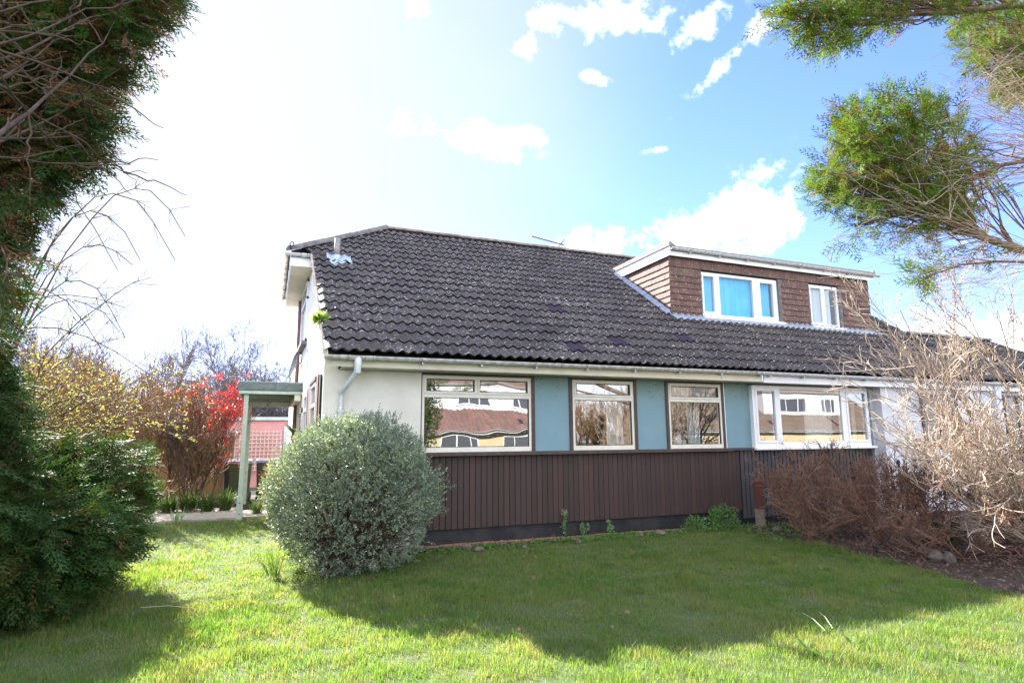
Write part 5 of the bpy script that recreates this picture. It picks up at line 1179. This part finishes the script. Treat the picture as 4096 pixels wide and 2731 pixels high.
# ------------------------------------------------------------ weeds by the wall and on the lawn
def tall_weed(p, h, label):
    c = at(p[0], p[1], 'z', 0); t = thing('young_plant', (c[0], c[1], 0), label, 'plant', 'young plants against the wall'); br = []
    for i in range(3): grow((c[0]+rng.normal()*.03, c[1], 0), (rng.normal()*.1, .0, 1), h*rng.uniform(.7, 1), .005, 0, 1, kids=(8,), spread=.5, up=.3, ratio=.22, wob=.08, out=br)
    branches_mesh('stem', br, M['weed'], t, sides=3, minr=.002); P, D = along(br, 150, 0, .2); V, q = leaves_np(P, rng.normal(size=P.shape)+np.array([0, -.3, .3]), rng.uniform(.03, .055, len(P)), rng.uniform(.015, .028, len(P)), bend=.08); np_mesh('leaves', V, q, None, M['weedpale'], t)
tall_weed((2262, 2155), .52, 'tallest young leafy plant growing up the brown boarding')
tall_weed((2330, 2150), .22, 'small leafy seedling just right of the tallest young plant'); tall_weed((2445, 2150), .24, 'bright broad-leaved seedling at the wall under the second window')
leafy('bushy_weed', (7.35, 8.55, .18), (.28, .2, .24), 900, M['weed'], 'bushy green weed beside the red boundary post', 'plant'); leafy('bushy_weed', (6.75, 8.55, .10), (.22, .16, .16), 500, M['weed'], 'lower bushy weed left of the one by the red post', 'plant')
def rosette_patch():
    n = 5200; x = rng.uniform(1.9, 8.2, n); y = 8.70-np.abs(rng.normal(size=n))*.13+.03*np.sin(x*5); keep = rng.random(n) < .35+.65*np.clip(vn2(x, y, 3, 51)+.4, 0, 1); x, y = x[keep], y[keep]; n = len(x)
    x2 = rng.uniform(7.5, 8.8, 700); y2 = rng.uniform(7.4, 8.7, 700); x = np.r_[x, x2]; y = np.r_[y, y2]; n = len(x)
    V, q = leaves_np(np.stack([x, y, rng.uniform(.01, .05, n)], 1), rng.normal(size=(n, 3))+np.array([0, 0, .5]), rng.uniform(.025, .05, n), rng.uniform(.018, .03, n), bend=.1)
    tag(np_mesh('ground_cover', V, q, None, M['weed']), 'low green ground cover along the foot of the brown boarding', 'ground cover', kind='stuff')
rosette_patch()
def dock(p, n, L, label):
    c = at(p[0], p[1], 'z', 0); a = rng.uniform(0, 2*pi, n); D = np.stack([np.cos(a), np.sin(a), rng.uniform(.3, 1.0, n)], 1); P = np.tile(np.array([c[0], c[1], .015]), (n, 1))+D*.02
    V, q = leaves_np(P, D, rng.uniform(L*.6, L, n), L*.33, bend=.1); tag(np_mesh('lawn_weed', V, q, None, M['weed']), label, 'plant', 'broad-leaved weeds in the lawn')
dock((3230, 2600), 14, .085, 'broad-leaved weed at the sunlit edge of the lawn, lower right'); dock((3290, 2640), 12, .08, 'broad-leaved weed just below and right of the first one'); dock((3420, 2590), 9, .07, 'small weed rosette further right on the shadow edge')
dock((3300, 2290), 9, .07, 'thin pale weed in the shaded lawn below the brown shrubs'); dock((375, 2380), 11, .08, 'pale broad-leaved weed in the grass below the left cypress'); dock((3110, 2170), 7, .09, 'small weed at the soil edge under the rusty brown shrub')
for i, (a, b, lb) in enumerate([((3210, 2450), (3300, 2520), 'longer pale dry stalk lying on the shaded lawn'), ((3275, 2445), (3330, 2510), 'shorter thin dry stalk beside the longer one')]):
    A_ = at(*a, 'z', .05); B_ = at(*b, 'z', .07); tag(MB().tube([A_, (A_+B_)/2+[0, 0, .02], B_], .0022, 5).out('dry_stalk', M['straw']), lb, 'stalk')
A_ = at(560, 2428, 'z', .06); B_ = at(790, 2432, 'z', .06); tag(MB().tube([A_, (A_+B_)/2+[0, 0, .02], B_], .0022, 5).out('dry_stalk', M['straw']), 'thin stalk lying across the sunlit lawn at left', 'stalk')
def litter():
    n = 3600; x = rng.uniform(7.0, 10.5, n); y = rng.uniform(3, 8.7, n); ok = x > lawn_edge_right(y)-.1-.2*rng.random(n); x, y = x[ok], y[ok]
    x2 = rng.uniform(-4, -1.9, 900); y2 = rng.uniform(5, 9, 900); x3 = rng.uniform(-5, -.3, 900); y3 = rng.uniform(14.4, 15.2, 900)
    x4 = rng.uniform(1.5, 7, 40); y4 = rng.uniform(4, 8.4, 40)
    x = np.r_[x, x2, x3, x4]; y = np.r_[y, y2, y3, y4]; z = np.r_[np.full(len(x)-40, .02), np.full(40, .04)]; n = len(x)
    V, q = leaves_np(np.stack([x, y, z+rng.uniform(0, .02, n)], 1), rng.normal(size=(n, 3))*np.array([1, 1, .25]), rng.uniform(.03, .06, n), rng.uniform(.02, .04, n), bend=.1)
    tag(np_mesh('leaf_litter', V, q, None, M['deadleaf']), 'brown fallen leaves and twigs scattered over soil and lawn', 'leaf litter', kind='stuff')
litter()
# ------------------------------------------------------------ houses across the street, seen in the window reflections
def opp_house(x0, x1, y, mat, label, dormers, hip=0, z0=-.6, seed=0):
    """facade faces +Y; eave at z 1.95, roof slope up and away, white boarded dormer with windows"""
    t = thing('opposite_house', ((x0+x1)/2, y, z0), label, 'house', 'houses across the street'); ze, zr = 1.95, 6.2; dpt = 6.2
    MB().box(x0+.2, x1-.2, y-8, y-.35, z0, ze).out('wall', M['opcream'], t)
    V = []; F = []; UV = []; n = 11
    nx = int((x1-x0)/.1)
    for r in range(n):
        for k, (vv_, dh) in enumerate(((0, 0), (0, .05), (.45, 0))):
            for i in range(nx+1):
                x = x0+(x1-x0)*i/nx; v = r*.45+vv_; f = v/(n*.45); hx = hip*f*4.5; x = min(max(x, x0+hx), x1)
                V.append((x, y-f*dpt, ze+f*(zr-ze)+dh+.03*cos(x*2*pi/.3))); UV.append((x, r*.345+.1))
    for rr in range(n):
        for k in range(2):
            for i in range(nx): b = (rr*3+k)*(nx+1)+i; F.append((b, b+1, b+nx+2, b+nx+1))
    rf = link_mesh('roof', V, F, mat, t, False, UV)
    MB().box(x0, x1, y+.0, y+.03, ze-.12, ze).out('fascia', M['opwhite'], t); half_gutter('gutter', (x0, y+.08, ze+.02), (x1, y+.08, ze+.02), M['opwhite'], t, r=.06)
    for (a, b, wins) in dormers:
        d = MB().box(a, b, y-4.4, y-1.9, ze+1.0, ze+3.1).out('dormer', M['opwhite'], t); mb = MB()
        for i in range(14): z = ze+1.25+i*.13; mb.box(a, b, y-1.9, y-1.885, z, z+.118)
        mb.out('dormer_boards', M['opwhite'], d); MB().box(a-.1, b+.1, y-4.5, y-1.75, ze+3.1, ze+3.25).out('dormer_roof', M['felt'], d)
        for (p, q_) in wins: flat_win_y(p, q_, ze+1.5, ze+2.7, y-1.88, d)
    for (p, q_) in ((x0+1.5, x0+3.8), (x0+5.2, x0+8.4)):
        if q_ < x1-.5: flat_win_y(p, q_, .2, 1.65, y-.35, t)
    return t
def flat_win_y(x0, x1, z0, z1, y, parent):
    mb = MB(); w = .08; mb.box(x0, x1, y, y+.05, z1-w, z1).box(x0, x1, y, y+.05, z0, z0+w).box(x0, x0+w, y, y+.05, z0+w, z1-w).box(x1-w, x1, y, y+.05, z0+w, z1-w)
    for f in (.3, .7): xx = x0+(x1-x0)*f; mb.box(xx-.04, xx+.04, y, y+.05, z0+w, z1-w)
    f = mb.out('window', M['opwhite'], parent); MB().box(x0+w, x1-w, y+.005, y+.012, z0+w, z1-w).out('pane', M['opglass'], f)
opp_house(8.6, 19.5, -18.3, M['redtiles'], 'red-roofed house with white dormer mirrored in the leftmost bungalow window', [(9.6, 18.0, [(11.3, 13.6), (15.3, 17.2)])])
opp_house(26.0, 50, -18.3, M['brntiles'], 'brown-roofed house with white dormer mirrored in the white three-light window', [(37.2, 46.5, [(38.6, 41.8), (43.5, 45.0)])], hip=1)
twig_mass('hedge_tree', (13.3, -4.5), 26, 2.0, M['twig_tan'], 'bare branching shrub mirrored in the middle window', 'tree', r=.03, kids=(8, 7, 4), spread=.4, up=.4, base=1.3, minr=.008)
leafy('street_conifer', (6.0, -9.0, 2.5), (1.2, 1.0, 3.0), 9000, M['cypress'], 'dark evergreen mirrored at the left of the wide window', 'tree', L=(.10, .18))
